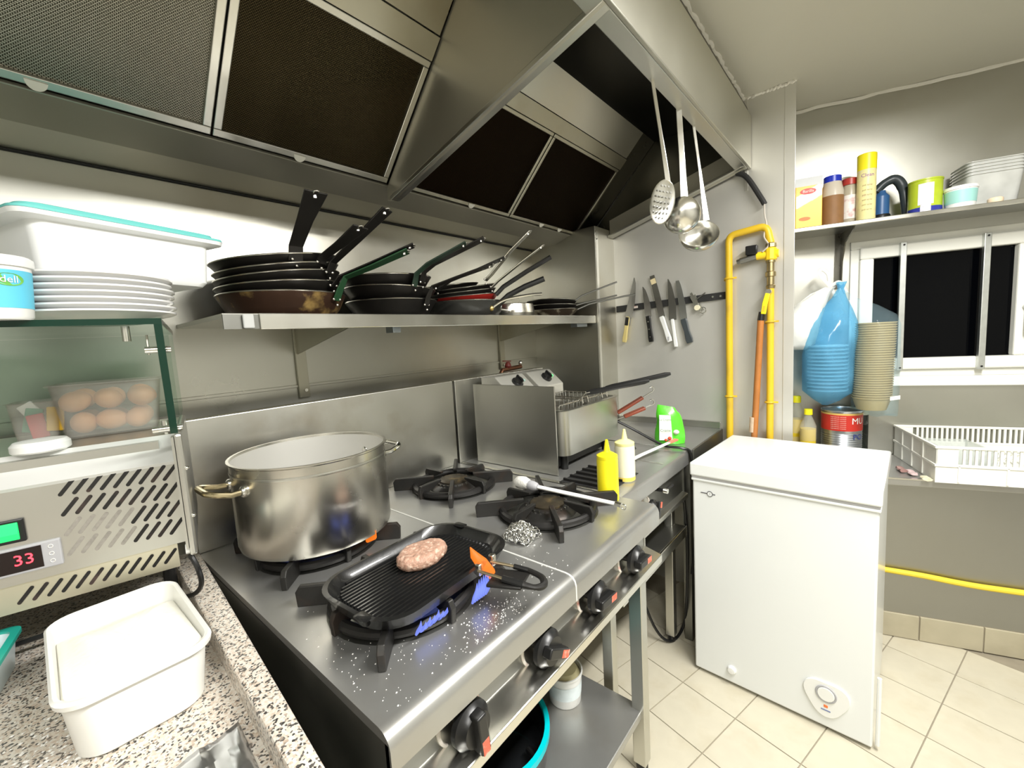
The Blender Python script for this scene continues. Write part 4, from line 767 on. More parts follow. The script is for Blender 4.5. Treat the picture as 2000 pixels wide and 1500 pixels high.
def basket(label, x0, x1, hx, hend, hm):
    t = thing('fryer_basket', label, 'fryer basket', ((x0+x1)/2, 1.0, FZ1-0.05), group='baskets hanging in the deep fryer')
    y0, y1 = FY0+0.045, FY1-0.07; z1 = FZ1+0.012; z0 = FZ1-0.055; W = 0.0018
    MB().tube([(x0, y0, z1), (x1, y0, z1), (x1, y1, z1), (x0, y1, z1)], 0.003, 6, True).build('rim_wire', STEEL_BR, t)
    b = MB()
    for k in range(9):
        x = x0+(x1-x0)*k/8; b.tube([(x, y0, z1), (x, y0+0.006, z0), (x, y1-0.006, z0), (x, y1, z1)], W, 4)
    for k in range(11):
        y = y0+(y1-y0)*k/10; b.tube([(x0, y, z1), (x0+0.005, y, z0), (x1-0.005, y, z0), (x1, y, z1)], W, 4)
    b.build('wire_mesh', STEEL, t)
    MB().tube([(hx-0.012, y0, z1), (hx-0.006, y0-0.03, z1+0.03), (hx, y0-0.045, z1+0.033)], 0.0028, 6).tube([(hx+0.012, y0, z1), (hx+0.006, y0-0.03, z1+0.03), (hx, y0-0.045, z1+0.033)], 0.0028, 6).tube([(hx-0.02, y0-0.025, z1-0.008), (hx-0.02, y0-0.02, z1+0.014), (hx+0.02, y0-0.02, z1+0.014), (hx+0.02, y0-0.025, z1-0.008)], 0.002, 6).build('handle_wire', STEEL_BR, t)
    a = V((hx, y0-0.03, z1+0.03)); e = V(hend)
    MB().tube([a, a.lerp(e, 0.1), a.lerp(e, 0.5), a.lerp(e, 0.92), e], [0.008, 0.0105, 0.0095, 0.0105, 0.006], 10).build('handle_grip', hm, t)
    return t

basket('wire fryer basket with long black handle in the left fryer tank', 1.295, 1.46, 1.445, (1.575, 0.655, 1.162), BLACK)
basket('wire fryer basket with black handle in the right fryer tank', 1.505, 1.67, 1.60, (1.745, 0.635, 1.172), BLACK)
BRWN = mat('red_brown_handle', (0.22, 0.05, 0.025), 0.35, var=0.2)
for lab, a, b in (('red brown handled skewer tool hooked behind the fryer, upper one', (1.712, 0.86, 1.0), (1.80, 0.74, 1.085)), ('red brown handled skewer tool hooked behind the fryer, lower one', (1.715, 0.83, 0.985), (1.79, 0.735, 1.03))):
    a, b = V(a), V(b); t = thing('fork_tool', lab, 'kitchen tool', a, group='tools beside the fryer')
    MB().strap([a, a.lerp(b, 0.75)], 0.026, 0.012, (0.3, -0.5, 0.8)).build('handle', BRWN, t, bevel=0.003)
    MB().tube([a.lerp(b, 0.75), a.lerp(b, 0.95)]+[b+V((0.0, 0.0, 0.012))+V((0.008*math.cos(q), -0.008*math.cos(q), 0.012*math.sin(q))) for q in [-1.5, -0.8, 0, 0.8, 1.6, 2.4]], 0.0025, 6).build('hook', CHROME, t)
    MB().tube([a, a-(b-a)*0.25], 0.003, 6).build('shaft', STEEL, t)
tag(MB().tube(smooth_path([(1.705, 0.86, 0.965), (1.73, 0.80, 0.93), (1.745, 0.72, 0.888), (1.75, 0.66, 0.865), (1.765, 0.60, 0.86), (1.785, 0.572, 0.835), (1.80, 0.565, 0.7), (1.81, 0.566, 0.5), (1.80, 0.58, 0.3)]), 0.0055, 8).build('fryer_cable', BLACK), 'black cable running from the deep fryer over the unit edge', 'cable')
# gas taps behind the fryer
t = thing('gas_tap', 'small old brass and red gas tap behind the deep fryer', 'tap', (1.56, 1.40, FZ))
MB().tube([(1.56, 1.40, FZ), (1.56, 1.40, 1.18), (1.575, 1.40, 1.2), (1.72, 1.40, 1.206)], 0.011, 10).build('pipe', S('copper_old', (0.25, 0.12, 0.07), 0.4), t)
MB().lathe([(0.014, 0), (0.018, 0.01), (0.012, 0.025), (0.008, 0.03)], (1.62, 1.40, 1.208), 10).build('tap_body', mat('dark_red_tap', (0.12, 0.02, 0.015), 0.4), t)
MB().strap([(1.58, 1.395, 1.245), (1.64, 1.40, 1.24)], 0.01, 0.005, (0, 0, 1)).build('tap_lever', MATS['dark_red_tap'], t)
MB().sphere((1.72, 1.4, 1.225), 0.012, 10, 6).build('tap_knob', STEEL, t)
# squeeze bottles
def bottle(label, c, r, h, mb, mc, fill=None):
    t = thing('squeeze_bottle', label, 'bottle', c, group='sauce squeeze bottles')
    MB().lathe([(r*0.9, 0), (r, 0.004), (r, h*0.9), (r*0.97, h*0.96), (r*0.8, h)], c, 28).build('body', mb, t)
    MB().lathe([(r*0.98, h*0.955), (r*0.99, h*0.96), (r*0.98, h*1.03), (r*0.62, h*1.08), (r*0.34, h*1.11), (r*0.30, h*1.13), (r*0.13, h*1.37), (r*0.06, h*1.38)], c, 24).build('nozzle_cap', mc, t)
    if fill: MB().lathe([(r*1.005, 0.004), (r*1.006, h*0.13)], c, 28, cap0=False, cap1=False).build('sauce_level', fill, t)
    return t
bottle('bright yellow mustard squeeze bottle beside the front right burner', (1.128, 0.605, ST+0.0005), 0.0315, 0.135, YEL_PL, YEL_PL)
bottle('milky white sauce squeeze bottle behind the yellow squeeze bottle', (1.318, 0.64, ST+0.0005), 0.033, 0.128, mat('milky_plastic', (0.83, 0.80, 0.58), 0.35, var=0.08, scale=25), mat('pale_yellow_cap', (0.88, 0.82, 0.35), 0.35), mat('pale_sauce', (0.82, 0.62, 0.12), 0.4))
# white spatula behind the bottles
t = thing('spatula', 'white flat spatula lying behind the squeeze bottles', 'spatula', (1.55, 0.69, ST+0.004))
MB().strap([(1.40, 0.715, ST+0.012), (1.57, 0.685, ST+0.022), (1.74, 0.645, ST+0.034)], [0.02, 0.016, 0.014], 0.005, (0, 0, 1)).build('blade', WHITE_PL, t, bevel=0.001)
MB().strap([(1.74, 0.645, ST+0.034), (1.79, 0.632, ST+0.038)], [0.016, 0.02], 0.008, (0, 0, 1)).build('grip', mat('red_white', (0.75, 0.2, 0.12), 0.4), t, bevel=0.002)
tag(MB().tube([(1.50, 0.76, ST+0.012), (1.53, 0.70, ST+0.06)], [0.010, 0.011], 10).build('knife_handle', BLACK), 'dark stubby tool handle leaning between fryer and sauce bottle', 'handle')
# green packet
gp = thing('food_packet', 'bright green plastic packet with white label standing by the corner', 'packet', (1.845, 0.69, 0.852))
GRN = mat('green_film', (0.10, 0.62, 0.03), 0.25, var=0.2, scale=14, bump=0.6, bscale=18, coat=0.3)
ex = V((0.45, -0.89, 0)).normalized(); ey = V((-0.89, -0.45, 0)); gb = V((1.86, 0.685, 0.853))
rs = []
for k in range(11):
    u = k/10; wd = 0.062*(1-0.12*u)*(1 if u < 0.75 else 1-(u-0.75)*1.6); th = 0.036*math.sin(PI*min(1, 0.25+u*0.75))**0.8+0.001; sh_ = -0.035*max(0, u-0.6)*2.5
    rs.append([gb+ex*(wd*math.cos(a)+sh_*0.4+0.004*math.sin(7*u+a))+ey*(th*math.sin(a))+V((0, 0, u*0.165+0.012*(math.cos(a)*-0.6 if u > 0.8 else 0))) for a in [2*PI*i/20 for i in range(20)]])
MB().rings(rs).build('pouch', GRN, gp)
lb = MB(); lo = gb+ex*-0.018+ey*0.046
lb.rings([[lo+ex*x+V((0, 0, z))-ey*d_ for x, z, d_ in ((-0.03, 0.02, 0.008), (0.024, 0.02, 0.004), (0.018, 0.128, 0.006), (-0.028, 0.13, 0.010))], [lo+ex*x+V((0, 0, z))-ey*(d_+0.012) for x, z, d_ in ((-0.03, 0.02, 0.008), (0.024, 0.02, 0.004), (0.018, 0.128, 0.006), (-0.028, 0.13, 0.010))]])
lab_ = lb.build('paper_label', mat('label_white', (0.86, 0.87, 0.82), 0.5), gp, smooth=0)
tx = MB(); tx.text('La Crème', 0.013, lo+ex*-0.005+ey*0.001+V((0, 0, 0.112)), ex, UP); tx.text('Crème', 0.016, lo+ex*-0.005+ey*0.0015+V((0, 0, 0.065)), ex, UP)
tx.build('label_print', mat('green_print', (0.05, 0.2, 0.06), 0.5), lab_, smooth=0)
MB().sphere(lo+ex*0.012+V((0, 0, 0.03))+ey*0.0, 0.008, 10, 6).sphere(lo+ex*-0.004+V((0, 0, 0.022))-ey*0.001, 0.006, 10, 6).build('tomato_print', mat('tomato', (0.75, 0.08, 0.03), 0.4), gp)
MB().sphere(lo+ex*0.04+V((0, 0, 0.055))-ey*0.012, 0.013, 10, 6, (1, 1, 0.8)).build('flower_print', mat('pale_print', (0.8, 0.8, 0.7), 0.5), gp)
# ------------------------------------------------------------------ chest freezer
fzr = thing('chest_freezer', 'small white chest freezer standing on the tiled floor', 'freezer', (1.655, 0.527, FZ), R(-3.2))
def fm(mb): return mb.xf(fzr.matrix_basis)
FW, FD_, FH = 0.55, 0.515, 0.862
fm(MB().box(0.004, FD_, -FW, 0, 0.012, FH-0.062)).build('cabinet', WHITE_EN, fzr, bevel=0.006, smooth=0)
fm(MB().box(0.0, FD_, -FW-0.002, 0.002, FH-0.06, FH-0.052)).build('gasket', mat('gasket_grey', (0.5, 0.5, 0.52), 0.6), fzr, smooth=0)
fm(MB().box(-0.002, FD_, -FW-0.004, 0.004, FH-0.072, FH-0.061)).build('top_frame', WHITE_EN, fzr, bevel=0.004, smooth=0)
fm(MB().box(-0.008, FD_, -FW-0.007, 0.007, FH-0.052, FH)).build('lid', WHITE_EN, fzr, bevel=0.007, smooth=0.5, seg=3)
for x in (0.04, FD_-0.04):
    for y in (-0.04, -FW+0.04): fm(MB().cyl((x, y, 0.0), (x, y, 0.013), 0.016, n=12)).build('foot', BLACK, fzr)
dp = fm(MB().prism([(-0.43+0.062*math.cos(a)*(1+0.10*math.cos(3*(a-PI/2)+PI)), 0.122+0.062*math.sin(a)*(1+0.12*math.cos(3*(a-PI/2)+PI))) for a in [2*PI*i/36 for i in range(36)]], lambda p, t: V((t, p[0], p[1])), 0.004, -0.003)).build('dial_panel', WHITE_PL, fzr, bevel=0.002)
fm(MB().torus((-0.004, -0.43, 0.137), 0.027, 0.003, 28, 8, (1, 0, 0))).build('dial_ring', GREY_PL, dp)
fm(MB().cyl((0.002, -0.43, 0.137), (-0.008, -0.43, 0.137), 0.024, n=24)).build('thermostat_dial', WHITE_PL, fzr, bevel=0.002)
fm(MB().box(-0.0045, 0.0, -0.436, -0.424, 0.088, 0.098)).build('warning_lamp', mat('orange_lamp', (0.85, 0.2, 0.05), 0.4), dp, bevel=0.002)
fm(MB().box(-0.004, 0.0, -0.443, -0.417, 0.077, 0.081)).build('dial_print', mat('blue_print', (0.2, 0.25, 0.45), 0.5), dp, smooth=0)
fm(MB().lathe([(0.015, 0), (0.017, 0.004), (0.012, 0.012), (0.0005, 0.013)], (0.004, -0.138, 0.068), 20, (-1, 0, 0))).build('drain_plug', WHITE_PL, fzr)
EMB = mat('emblem_grey', (0.10, 0.10, 0.11), 0.4)
em = fm(MB().box(0.0025, 0.0045, -0.083, -0.031, 0.7445, 0.7475)).build('emblem_bar', EMB, fzr, smooth=0)
fm(MB().torus((0.003, -0.064, 0.746), 0.0095, 0.0016, 24, 6, (1, 0, 0))).build('emblem_ring', EMB, em)
fm(MB().cyl((0.0035, -0.064, 0.746), (0.0022, -0.064, 0.746), 0.0085, n=20)).build('emblem_disc', WHITE_EN, em)
fm(MB().text('1', 0.011, (0.0018, -0.064, 0.746), (0, -1, 0), (0, 0, 1))).build('emblem_mark', EMB, em, smooth=0)
fm(MB().tube([(0.02, -FW-0.012, 0.02), (0.02, -FW-0.012, 0.25)], 0.006, 8)).build('side_pipe', WHITE_PL, fzr)

# ------------------------------------------------------------------ right-hand worktop
DB = -NI
wt = thing('worktop', 'stainless steel worktop with closed steel front under the window', 'worktop', B0+UP*FZ)
CT = 0.70
MB().obox(B0+NI*0.06-T*0.33+UP*(CT-0.03), T*1.7, DB*0.375, UP*0.03).build('top', STEEL_TOP, wt, smooth=0, bevel=0.003)
MB().obox(B0+NI*0.062-T*0.33+UP*(CT-0.004), T*1.7, DB*0.01, UP*0.005).build('front_edge', STEEL_BR, wt, smooth=0)
MB().obox(B0-T*0.3+UP*0.09, T*1.65, DB*0.02, UP*(CT-0.12)).build('front_panel', STEEL_PNL, wt, smooth=0)
MB().obox(B0+T*0.62+NI*0.002+UP*0.09, T*0.003, DB*0.01, UP*(CT-0.12)).build('panel_seam', STEEL_DK, wt, smooth=0)
tag(MB().tube(smooth_path([B0+T*-0.03+NI*0.014+UP*0.283, B0+T*0.1+NI*0.014+UP*0.277, B0+T*0.22+NI*0.014+UP*0.266, B0+T*0.34+NI*0.014+UP*0.262, B0+T*0.7+NI*0.014+UP*0.262, B0+T*1.2+NI*0.014+UP*0.262]), 0.0115, 10).build('gas_hose', mat('yellow_hose', (0.82, 0.62, 0.05), 0.45, var=0.08)), 'yellow flexible gas hose running along the steel front right of the freezer', 'hose')
# dish rack
RK0 = V((2.275, -0.19, CT+0.0005)); RW, RD, RH = 0.52, 0.40, 0.145
rk = thing('dish_rack', 'white plastic dishwasher rack overhanging the worktop edge', 'rack', RK0)
RKM = mat('rack_plastic', (0.80, 0.80, 0.74), 0.4, var=0.03)
def rb(m, a0, a1, d0, d1, z0, z1): return m.obox(RK0+T*a0+DB*d0+UP*z0, T*(a1-a0), DB*(d1-d0), UP*(z1-z0))
def wallset(n, z0, z1, t=0.006, o=0.0):
    m = MB(); rb(m, -o, RW+o, -o, t, z0, z1); rb(m, -o, RW+o, RD-t, RD+o, z0, z1); rb(m, -o, t, t, RD-t, z0, z1); rb(m, RW-t, RW+o, t, RD-t, z0, z1)
    return m.build(n, RKM, rk, smooth=0, bevel=0.002)
wallset('lower_wall', 0.004, 0.064); wallset('middle_rail', 0.064, 0.074, o=0.004); wallset('top_rail', RH-0.010, RH, o=0.004)
rb(MB(), 0, RW, 0, RD, 0, 0.006).build('rack_floor', RKM, rk, smooth=0)
for a0, a1 in ((0.0, 0.065), (RW-0.065, RW)):
    rb(MB(), a0, a1, 0, 0.005, 0.074, RH-0.01).build('corner_panel', RKM, rk, smooth=0); rb(MB(), a0, a1, RD-0.005, RD, 0.074, RH-0.01).build('corner_panel', RKM, rk, smooth=0)
rb(MB(), 0, 0.005, 0, RD, 0.074, RH-0.01).build('side_panel', RKM, rk, smooth=0); rb(MB(), RW-0.005, RW, 0, RD, 0.074, RH-0.01).build('side_panel', RKM, rk, smooth=0)
for k in range(22):
    a = 0.078+k*0.0172
    rb(MB(), a, a+0.008, 0, 0.005, 0.074, RH-0.01).build('slat', RKM, rk, smooth=0); rb(MB(), a, a+0.008, RD-0.005, RD, 0.074, RH-0.01).build('slat', RKM, rk, smooth=0)
for a in (0.065, 0.2, 0.33): rb(MB(), a, a+0.006, -0.004, 0.0, 0.006, 0.07).build('rib', RKM, rk, smooth=0)
for d_ in (0.1, 0.2, 0.3): rb(MB(), -0.004, 0.0, d_, d_+0.01, 0.006, RH-0.01).build('rib', RKM, rk, smooth=0)
CLEAR = thin('clear_plastic', (0.75, 0.77, 0.75), 0.42, 0.15, (0.95, 0.97, 0.96))
t = thing('plastic_tray', 'clear plastic tray lying in the white dish rack', 'tray', RK0+T*0.17+DB*0.2+UP*0.008)
MB().obox(RK0+T*0.07+DB*0.1+UP*0.008, T*0.15, DB*0.22, UP*0.006).build('base', CLEAR, t, smooth=0)
m = MB(); m.obox(RK0+T*0.07+DB*0.1+UP*0.014, T*0.15, DB*0.006, UP*0.09); m.obox(RK0+T*0.07+DB*0.314+UP*0.014, T*0.15, DB*0.006, UP*0.09); m.obox(RK0+T*0.07+DB*0.1+UP*0.014, T*0.006, DB*0.22, UP*0.09); m.obox(RK0+T*0.214+DB*0.1+UP*0.014, T*0.006, DB*0.22, UP*0.09)
m.build('tray_wall', CLEAR, t, smooth=0)
t = thing('wire_coil', 'white wire plate holder standing in the dish rack', 'plate holder', RK0+T*0.3+DB*0.2+UP*0.008)
for k in range(5): MB().tube(arc(RK0+T*(0.24+k*0.022)+DB*0.2+UP*0.03, 0.05, 0, PI, 10, DB, UP+T*0.5), 0.003, 6).build('wire_loop', RKM, t)
MB().obox(RK0+T*0.23+DB*0.14+UP*0.008, T*0.12, DB*0.12, UP*0.024).build('wire_base', RKM, t, smooth=0)
# scraps beside the rack
for k, (a, d_, c_, l) in enumerate(((-0.04, 0.10, (0.35, 0.2, 0.18), 0.06), (-0.02, 0.06, (0.6, 0.45, 0.45), 0.05), (0.0, 0.0, (0.75, 0.68, 0.5), 0.035))):
    q = RK0+T*(a-0.02)+DB*d_; lab = ('brown crumpled food wrapper farthest back beside the dish rack', 'pinkish crumpled food wrapper beside the dish rack', 'beige scrap of paper at the worktop edge beside the dish rack')[k]
    m = MB(); random.seed(20+k); rs = []
    for i in range(6): rs.append([q+DB*(l*i/5)+T*(0.014*math.cos(x)*random.uniform(0.6, 1.2))+UP*(0.009+0.008*math.sin(x)*random.uniform(0.5, 1)) for x in [2*PI*j/8 for j in range(8)]])
    tag(m.rings(rs).build('food_wrapper', mat('wrapper_%d' % k, c_, 0.4, var=0.4, scale=60)), lab, 'wrapper', 'scraps on the worktop')
# tin can, oil bottles
def on_cyl(c, r, a0):   # warp text on a vertical cylinder, a0 = facing angle
    c = V(c)
    return lambda x, y: c+V((r*math.cos(a0+x/r), r*math.sin(a0+x/r), y))
CC = V((2.50, 0.112, CT+0.001)); cr_ = 0.078; ca = math.atan2(-0.112, -2.5)
tc_ = thing('tin_can', 'large red and silver food tin standing behind the white freezer', 'can', CC)
prof = [(cr_-0.002, 0), (cr_+0.001, 0.003), (cr_, 0.006)]
for k in range(12): prof += [(cr_, 0.01+k*0.0105), (cr_-0.0018, 0.015+k*0.0105)]
prof += [(cr_, 0.14), (cr_, 0.228), (cr_+0.002, 0.231), (cr_+0.002, 0.235), (cr_-0.002, 0.235), (cr_-0.003, 0.230), (0.0005, 0.230)]
MB().lathe(prof, CC, 48, cap1=False).build('can_body', S('tinplate', (0.62, 0.66, 0.72), 0.3), tc_)
MB().lathe([(cr_+0.0006, 0.143), (cr_+0.0006, 0.222)], CC, 48, cap0=False, cap1=False).build('red_label', mat('can_red', (0.5, 0.03, 0.02), 0.35, var=0.1, scale=20), tc_)
MB().lathe([(cr_+0.0009, 0.216), (cr_+0.0009, 0.224)], CC, 48, cap0=False, cap1=False).build('gold_band', mat('can_gold', (0.65, 0.42, 0.12), 0.3), tc_)
WPRT = mat('white_print', (0.85, 0.83, 0.78), 0.5)
m = MB(); wrp = on_cyl(CC, cr_+0.0014, ca); m.text('MU', 0.04, CC, (1, 0, 0), UP, warp=lambda x, y: wrp(x+0.068, y+0.188)); m.build('white_lettering', WPRT, tc_, smooth=0)
m = MB()
for i in range(7): m.text('ingrédients conseils', 0.0075, CC, (1, 0, 0), UP, warp=lambda x, y: wrp(x-0.012, y+0.208-i*0.009))
m.build('small_print', mat('pink_print', (0.8, 0.5, 0.42), 0.5), tc_, smooth=0)
m = MB(); m.text('PO', 0.036, CC, (1, 0, 0), UP, warp=lambda x, y: wrp(x+0.07, y+0.115)); m.build('blue_lettering', mat('navy_print', (0.03, 0.05, 0.22), 0.5), tc_, smooth=0)
OIL = mat('sunflower_oil', (0.75, 0.55, 0.03), 0.1, trans=0.15, ior=1.3); PET = thin('clear_pet', (0.8, 0.8, 0.75), 0.22, 0.08, (0.97, 0.97, 0.9))
for c, h, lab in (((2.405, 0.232), 0.24, 'clear bottle of yellow cooking oil beside the pillar, nearer one'), ((2.47, 0.285), 0.29, 'taller clear oil bottle with yellow cap tucked behind the nearer oil bottle')):
    c = V((*c, CT+0.001)); t = thing('oil_bottle', lab, 'bottle', c, group='cooking oil bottles')
    MB().lathe([(0.031, 0), (0.033, 0.005), (0.033, h*0.3), (0.030, h*0.36), (0.033, h*0.42), (0.033, h*0.68), (0.014, h*0.88), (0.0135, h*0.93)], c, 24).build('bottle', PET, t)
    MB().lathe([(0.030, 0.004), (0.0315, 0.008), (0.0315, h*0.62), (0.0005, h*0.62)], c, 24, cap1=False).build('oil', OIL, t)
    MB().lathe([(0.017, h*0.90), (0.017, h*1.0), (0.015, h*1.01)], c, 20).build('cap', YEL_PL, t)
c = V((2.53, 0.24, CT+0.001)); t = thing('dark_bottle', 'dark glass bottle with pale label behind the red tin', 'bottle', V((2.585, 0.05, CT+0.001))); c = V((2.585, 0.05, CT+0.001))
MB().lathe([(0.033, 0), (0.036, 0.005), (0.036, 0.2), (0.014, 0.26), (0.014, 0.31)], c, 24).build('glass', mat('dark_glass', (0.01, 0.014, 0.01), 0.08, coat=0.5), t)
MB().lathe([(0.0365, 0.2), (0.0365, 0.235)], c, 24, cap0=False, cap1=False).build('label', mat('pale_label2', (0.7, 0.75, 0.62), 0.5), t)
MB().lathe([(0.015, 0.305), (0.015, 0.335), (0.013, 0.337)], c, 16).build('cap', BLACK, t)

# ------------------------------------------------------------------ shelf above the window
WSZ = 1.758
ws = thing('window_shelf', 'stainless steel shelf above the window holding groceries', 'shelf', ww(0.2, 0, 1.745))
MB().obox(ww(-0.5, 0.001, 1.752), T*1.8, NI*0.249, UP*0.006).build('shelf_board', STEEL_PNL, ws, smooth=0)
MB().obox(ww(-0.5, 0.244, 1.742), T*1.8, NI*0.008, UP*0.018).build('front_lip', STEEL_BR, ws, smooth=0, bevel=0.003)
for s in (-0.235, 0.9):
    MB().obox(ww(s-0.012, 0.001, 1.50), T*0.024, NI*0.01, UP*0.252).prism([(0.011, 1.75), (0.22, 1.75), (0.20, 1.735), (0.09, 1.70), (0.045, 1.62), (0.035, 1.5), (0.011, 1.5)], lambda p, t_: ww(t_, p[0], p[1]), s+0.008, s+0.012).build('bracket', STEEL_BLK, ws, smooth=0)
bx = thing('pasta_box', 'orange yellow pasta box with red oval emblem at the pillar end of the shelf', 'box', ww(-0.39, 0.15, WSZ))
RSH = Matrix.Rotation(0, 4, 'Z')
MB().obox(ww(-0.435, 0.13, WSZ), T*0.10, NI*0.055, UP*0.225).build('carton', mat('box_orange', (0.88, 0.50, 0.03), 0.35, var=0.08, scale=10, coat=0.3), bx, smooth=0, bevel=0.002)
MB().obox(ww(-0.4355, 0.1295, WSZ+0.19), T*0.101, NI*0.056, UP*0.036).build('carton_top', mat('box_grey', (0.55, 0.57, 0.58), 0.4), bx, smooth=0)
MB().prism([(-0.388+0.03*math.cos(a), WSZ+0.167+0.0125*math.sin(a)) for a in [2*PI*i/24 for i in range(24)]], lambda p, t_: ww(p[0], t_, p[1]), 0.1845, 0.187).build('red_oval', mat('oval_red', (0.62, 0.03, 0.02), 0.4), bx, smooth=0)
MB().text('Barilla', 0.017, ww(-0.388, 0.188, WSZ+0.167), T, UP).build('lettering', WPRT, bx, smooth=0)
MB().prism([(-0.40+0.022*math.cos(a), WSZ+0.05+0.008*math.sin(a)) for a in [2*PI*i/16 for i in range(16)]], lambda p, t_: ww(p[0], t_, p[1]), 0.1845, 0.1862).build('pasta_picture', mat('pasta_print', (0.62, 0.2, 0.05), 0.5), bx, smooth=0)
def jar(label, s, off, r, h, bm_, lm, lidh=0.02, cat='jar', name='storage_jar', lidr=None, parts=()):
    c = ww(s, off, WSZ+0.0005); t = thing(name, label, cat, c)
    MB().lathe([(r*0.93, 0), (r, 0.004), (r, h*0.8), (r*0.85, h*0.93), (r*0.8, h)], c, 28).build('body', bm_, t)
    lr = lidr or r*0.85
    MB().lathe([(lr, h*0.97), (lr, h+lidh), (lr*0.95, h+lidh+0.002)], c, 28).build('lid', lm, t)
    for n_, z0, z1, rr, mm in parts: MB().lathe([(rr, z0), (rr, z1)], c, 28, cap0=False, cap1=False).build(n_, mm, t)
    return t
BLUE = mat('blue_lid', (0.01, 0.03, 0.45), 0.3)
jar('brown powder jar with bright blue lid beside the pasta box', -0.29, 0.14, 0.042, 0.195, mat('clear_jar', (0.55, 0.5, 0.42), 0.2), BLUE, 0.025, lidr=0.033, parts=(('powder', 0.004, 0.135, 0.0425, mat('cocoa', (0.24, 0.12, 0.045), 0.6, var=0.2, scale=30)),))
jar('dark spice jar with red lid between the blue lidded jar and the spray can', -0.225, 0.13, 0.03, 0.18, mat('grey_jar', (0.4, 0.36, 0.27), 0.3), mat('dark_red_lid', (0.38, 0.03, 0.02), 0.35), 0.02, lidr=0.029, parts=(('paper_label', 0.03, 0.13, 0.0304, mat('jar_label', (0.75, 0.72, 0.68), 0.5, stain=(0.4, 0.05, 0.06), stain_amt=0.9, stain_scale=30)),))
c = ww(-0.177, 0.17, WSZ+0.0005); t = thing('spray_can', 'tall spray can with yellow cap, tallest thing on the window shelf', 'spray can', c)
MB().lathe([(0.031, 0), (0.033, 0.004), (0.033, 0.215), (0.028, 0.222)], c, 28).build('can', mat('spray_cream', (0.80, 0.74, 0.36), 0.35, var=0.06, stain=(0.55, 0.35, 0.3), stain_amt=0.4, stain_scale=40), t)
MB().lathe([(0.0335, 0.215), (0.0335, 0.278), (0.032, 0.28)], c, 28).build('cap', YEL_PL, t)
wrp2 = on_cyl(c, 0.0337, math.atan2(-c.y-0.3, -c.x)); MB().text('Clean', 0.02, c, (1, 0, 0), UP, warp=lambda x, y: wrp2(x, y+0.19)).build('lettering', mat('purple_print', (0.3, 0.1, 0.35), 0.5), t, smooth=0)
m = MB()
for i in range(6): m.text('poli spray', 0.009, c, (1, 0, 0), UP, warp=lambda x, y: wrp2(x, y+0.15-i*0.02))
m.build('small_print', mat('brown_print', (0.35, 0.25, 0.12), 0.5), t, smooth=0)
c = ww(-0.108, 0.11, WSZ+0.0005); t = thing('stick_blender', 'blue stick blender with black arched handle on the window shelf', 'blender', c)
MB().lathe([(0.03, 0), (0.03, 0.02), (0.028, 0.022), (0.028, 0.11), (0.016, 0.125), (0.014, 0.135)], c, 24).build('motor_body', mat('petrol_blue', (0.03, 0.10, 0.25), 0.35), t)
MB().lathe([(0.0325, 0), (0.0325, 0.03), (0.03, 0.034)], c, 24).build('base_ring', BLACK, t)
MB().tube(smooth_path([c+UP*0.135-T*0.02, c+UP*0.165+T*0.01, c+UP*0.175+T*0.045, c+UP*0.14+T*0.07, c+UP*0.06+T*0.083, c+UP*0.012+T*0.088]), [0.017]*8+[0.019]*8+[0.016]*9+[0.013], 12).build('handle', mat('dark_slate', (0.03, 0.04, 0.045), 0.35), t)
c = ww(0.02, 0.16, WSZ+0.0005); t = thing('green_tin', 'lime green tin with white label and blue base on the window shelf', 'tin', c)
MB().lathe([(0.052, 0), (0.054, 0.003), (0.053, 0.006), (0.053, 0.13), (0.055, 0.132), (0.055, 0.137), (0.051, 0.137)], c, 36).build('tin_body', mat('lime_print', (0.42, 0.52, 0.03), 0.35, var=0.2, scale=22), t)
MB().lathe([(0.0534, 0.006), (0.0534, 0.027)], c, 36, cap0=False, cap1=False).build('blue_band', mat('navy_band', (0.03, 0.04, 0.3), 0.35), t)
a0 = math.atan2(-c.y-0.15, -c.x)
m = MB(); m.rings([[c+V((0.0538*math.cos(a0+x), 0.0538*math.sin(a0+x), z)) for x in [-0.45+0.1*i for i in range(10)]] for z in (0.035, 0.118)], cap0=False, cap1=False); m.f = [f for i, f in enumerate(m.f) if i % 10 != 9]; m.build('white_label', WPRT, t)
m = MB(); m.rings([[c+V((0.0540*math.cos(a0+x), 0.0540*math.sin(a0+x), z)) for x in [-0.3+0.1*i for i in range(7)]] for z in (0.008, 0.038)], cap0=False, cap1=False); m.f = [f for i, f in enumerate(m.f) if i % 7 != 6]; m.build('barcode_label', mat('barcode', (0.6, 0.6, 0.68), 0.5, var=0.5, scale=120), t)
c = ww(0.118, 0.19, WSZ+0.0005); t = thing('plastic_tub', 'low white tub with turquoise band next to the lime green tin', 'tub', c)
MB().lathe([(0.042, 0), (0.044, 0.003), (0.048, 0.075)], c, 32).build('tub', WHITE_PL, t)
MB().lathe([(0.0505, 0.073), (0.0505, 0.083), (0.048, 0.085)], c, 32).build('lid', WHITE_PL, t)
MB().lathe([(0.0455, 0.02), (0.0483, 0.068)], c, 32, cap0=False, cap1=False).build('turquoise_band', mat('pale_teal', (0.33, 0.62, 0.58), 0.4), t)
TR = thin('frosted_container', (0.62, 0.63, 0.60), 0.82, 0.35)
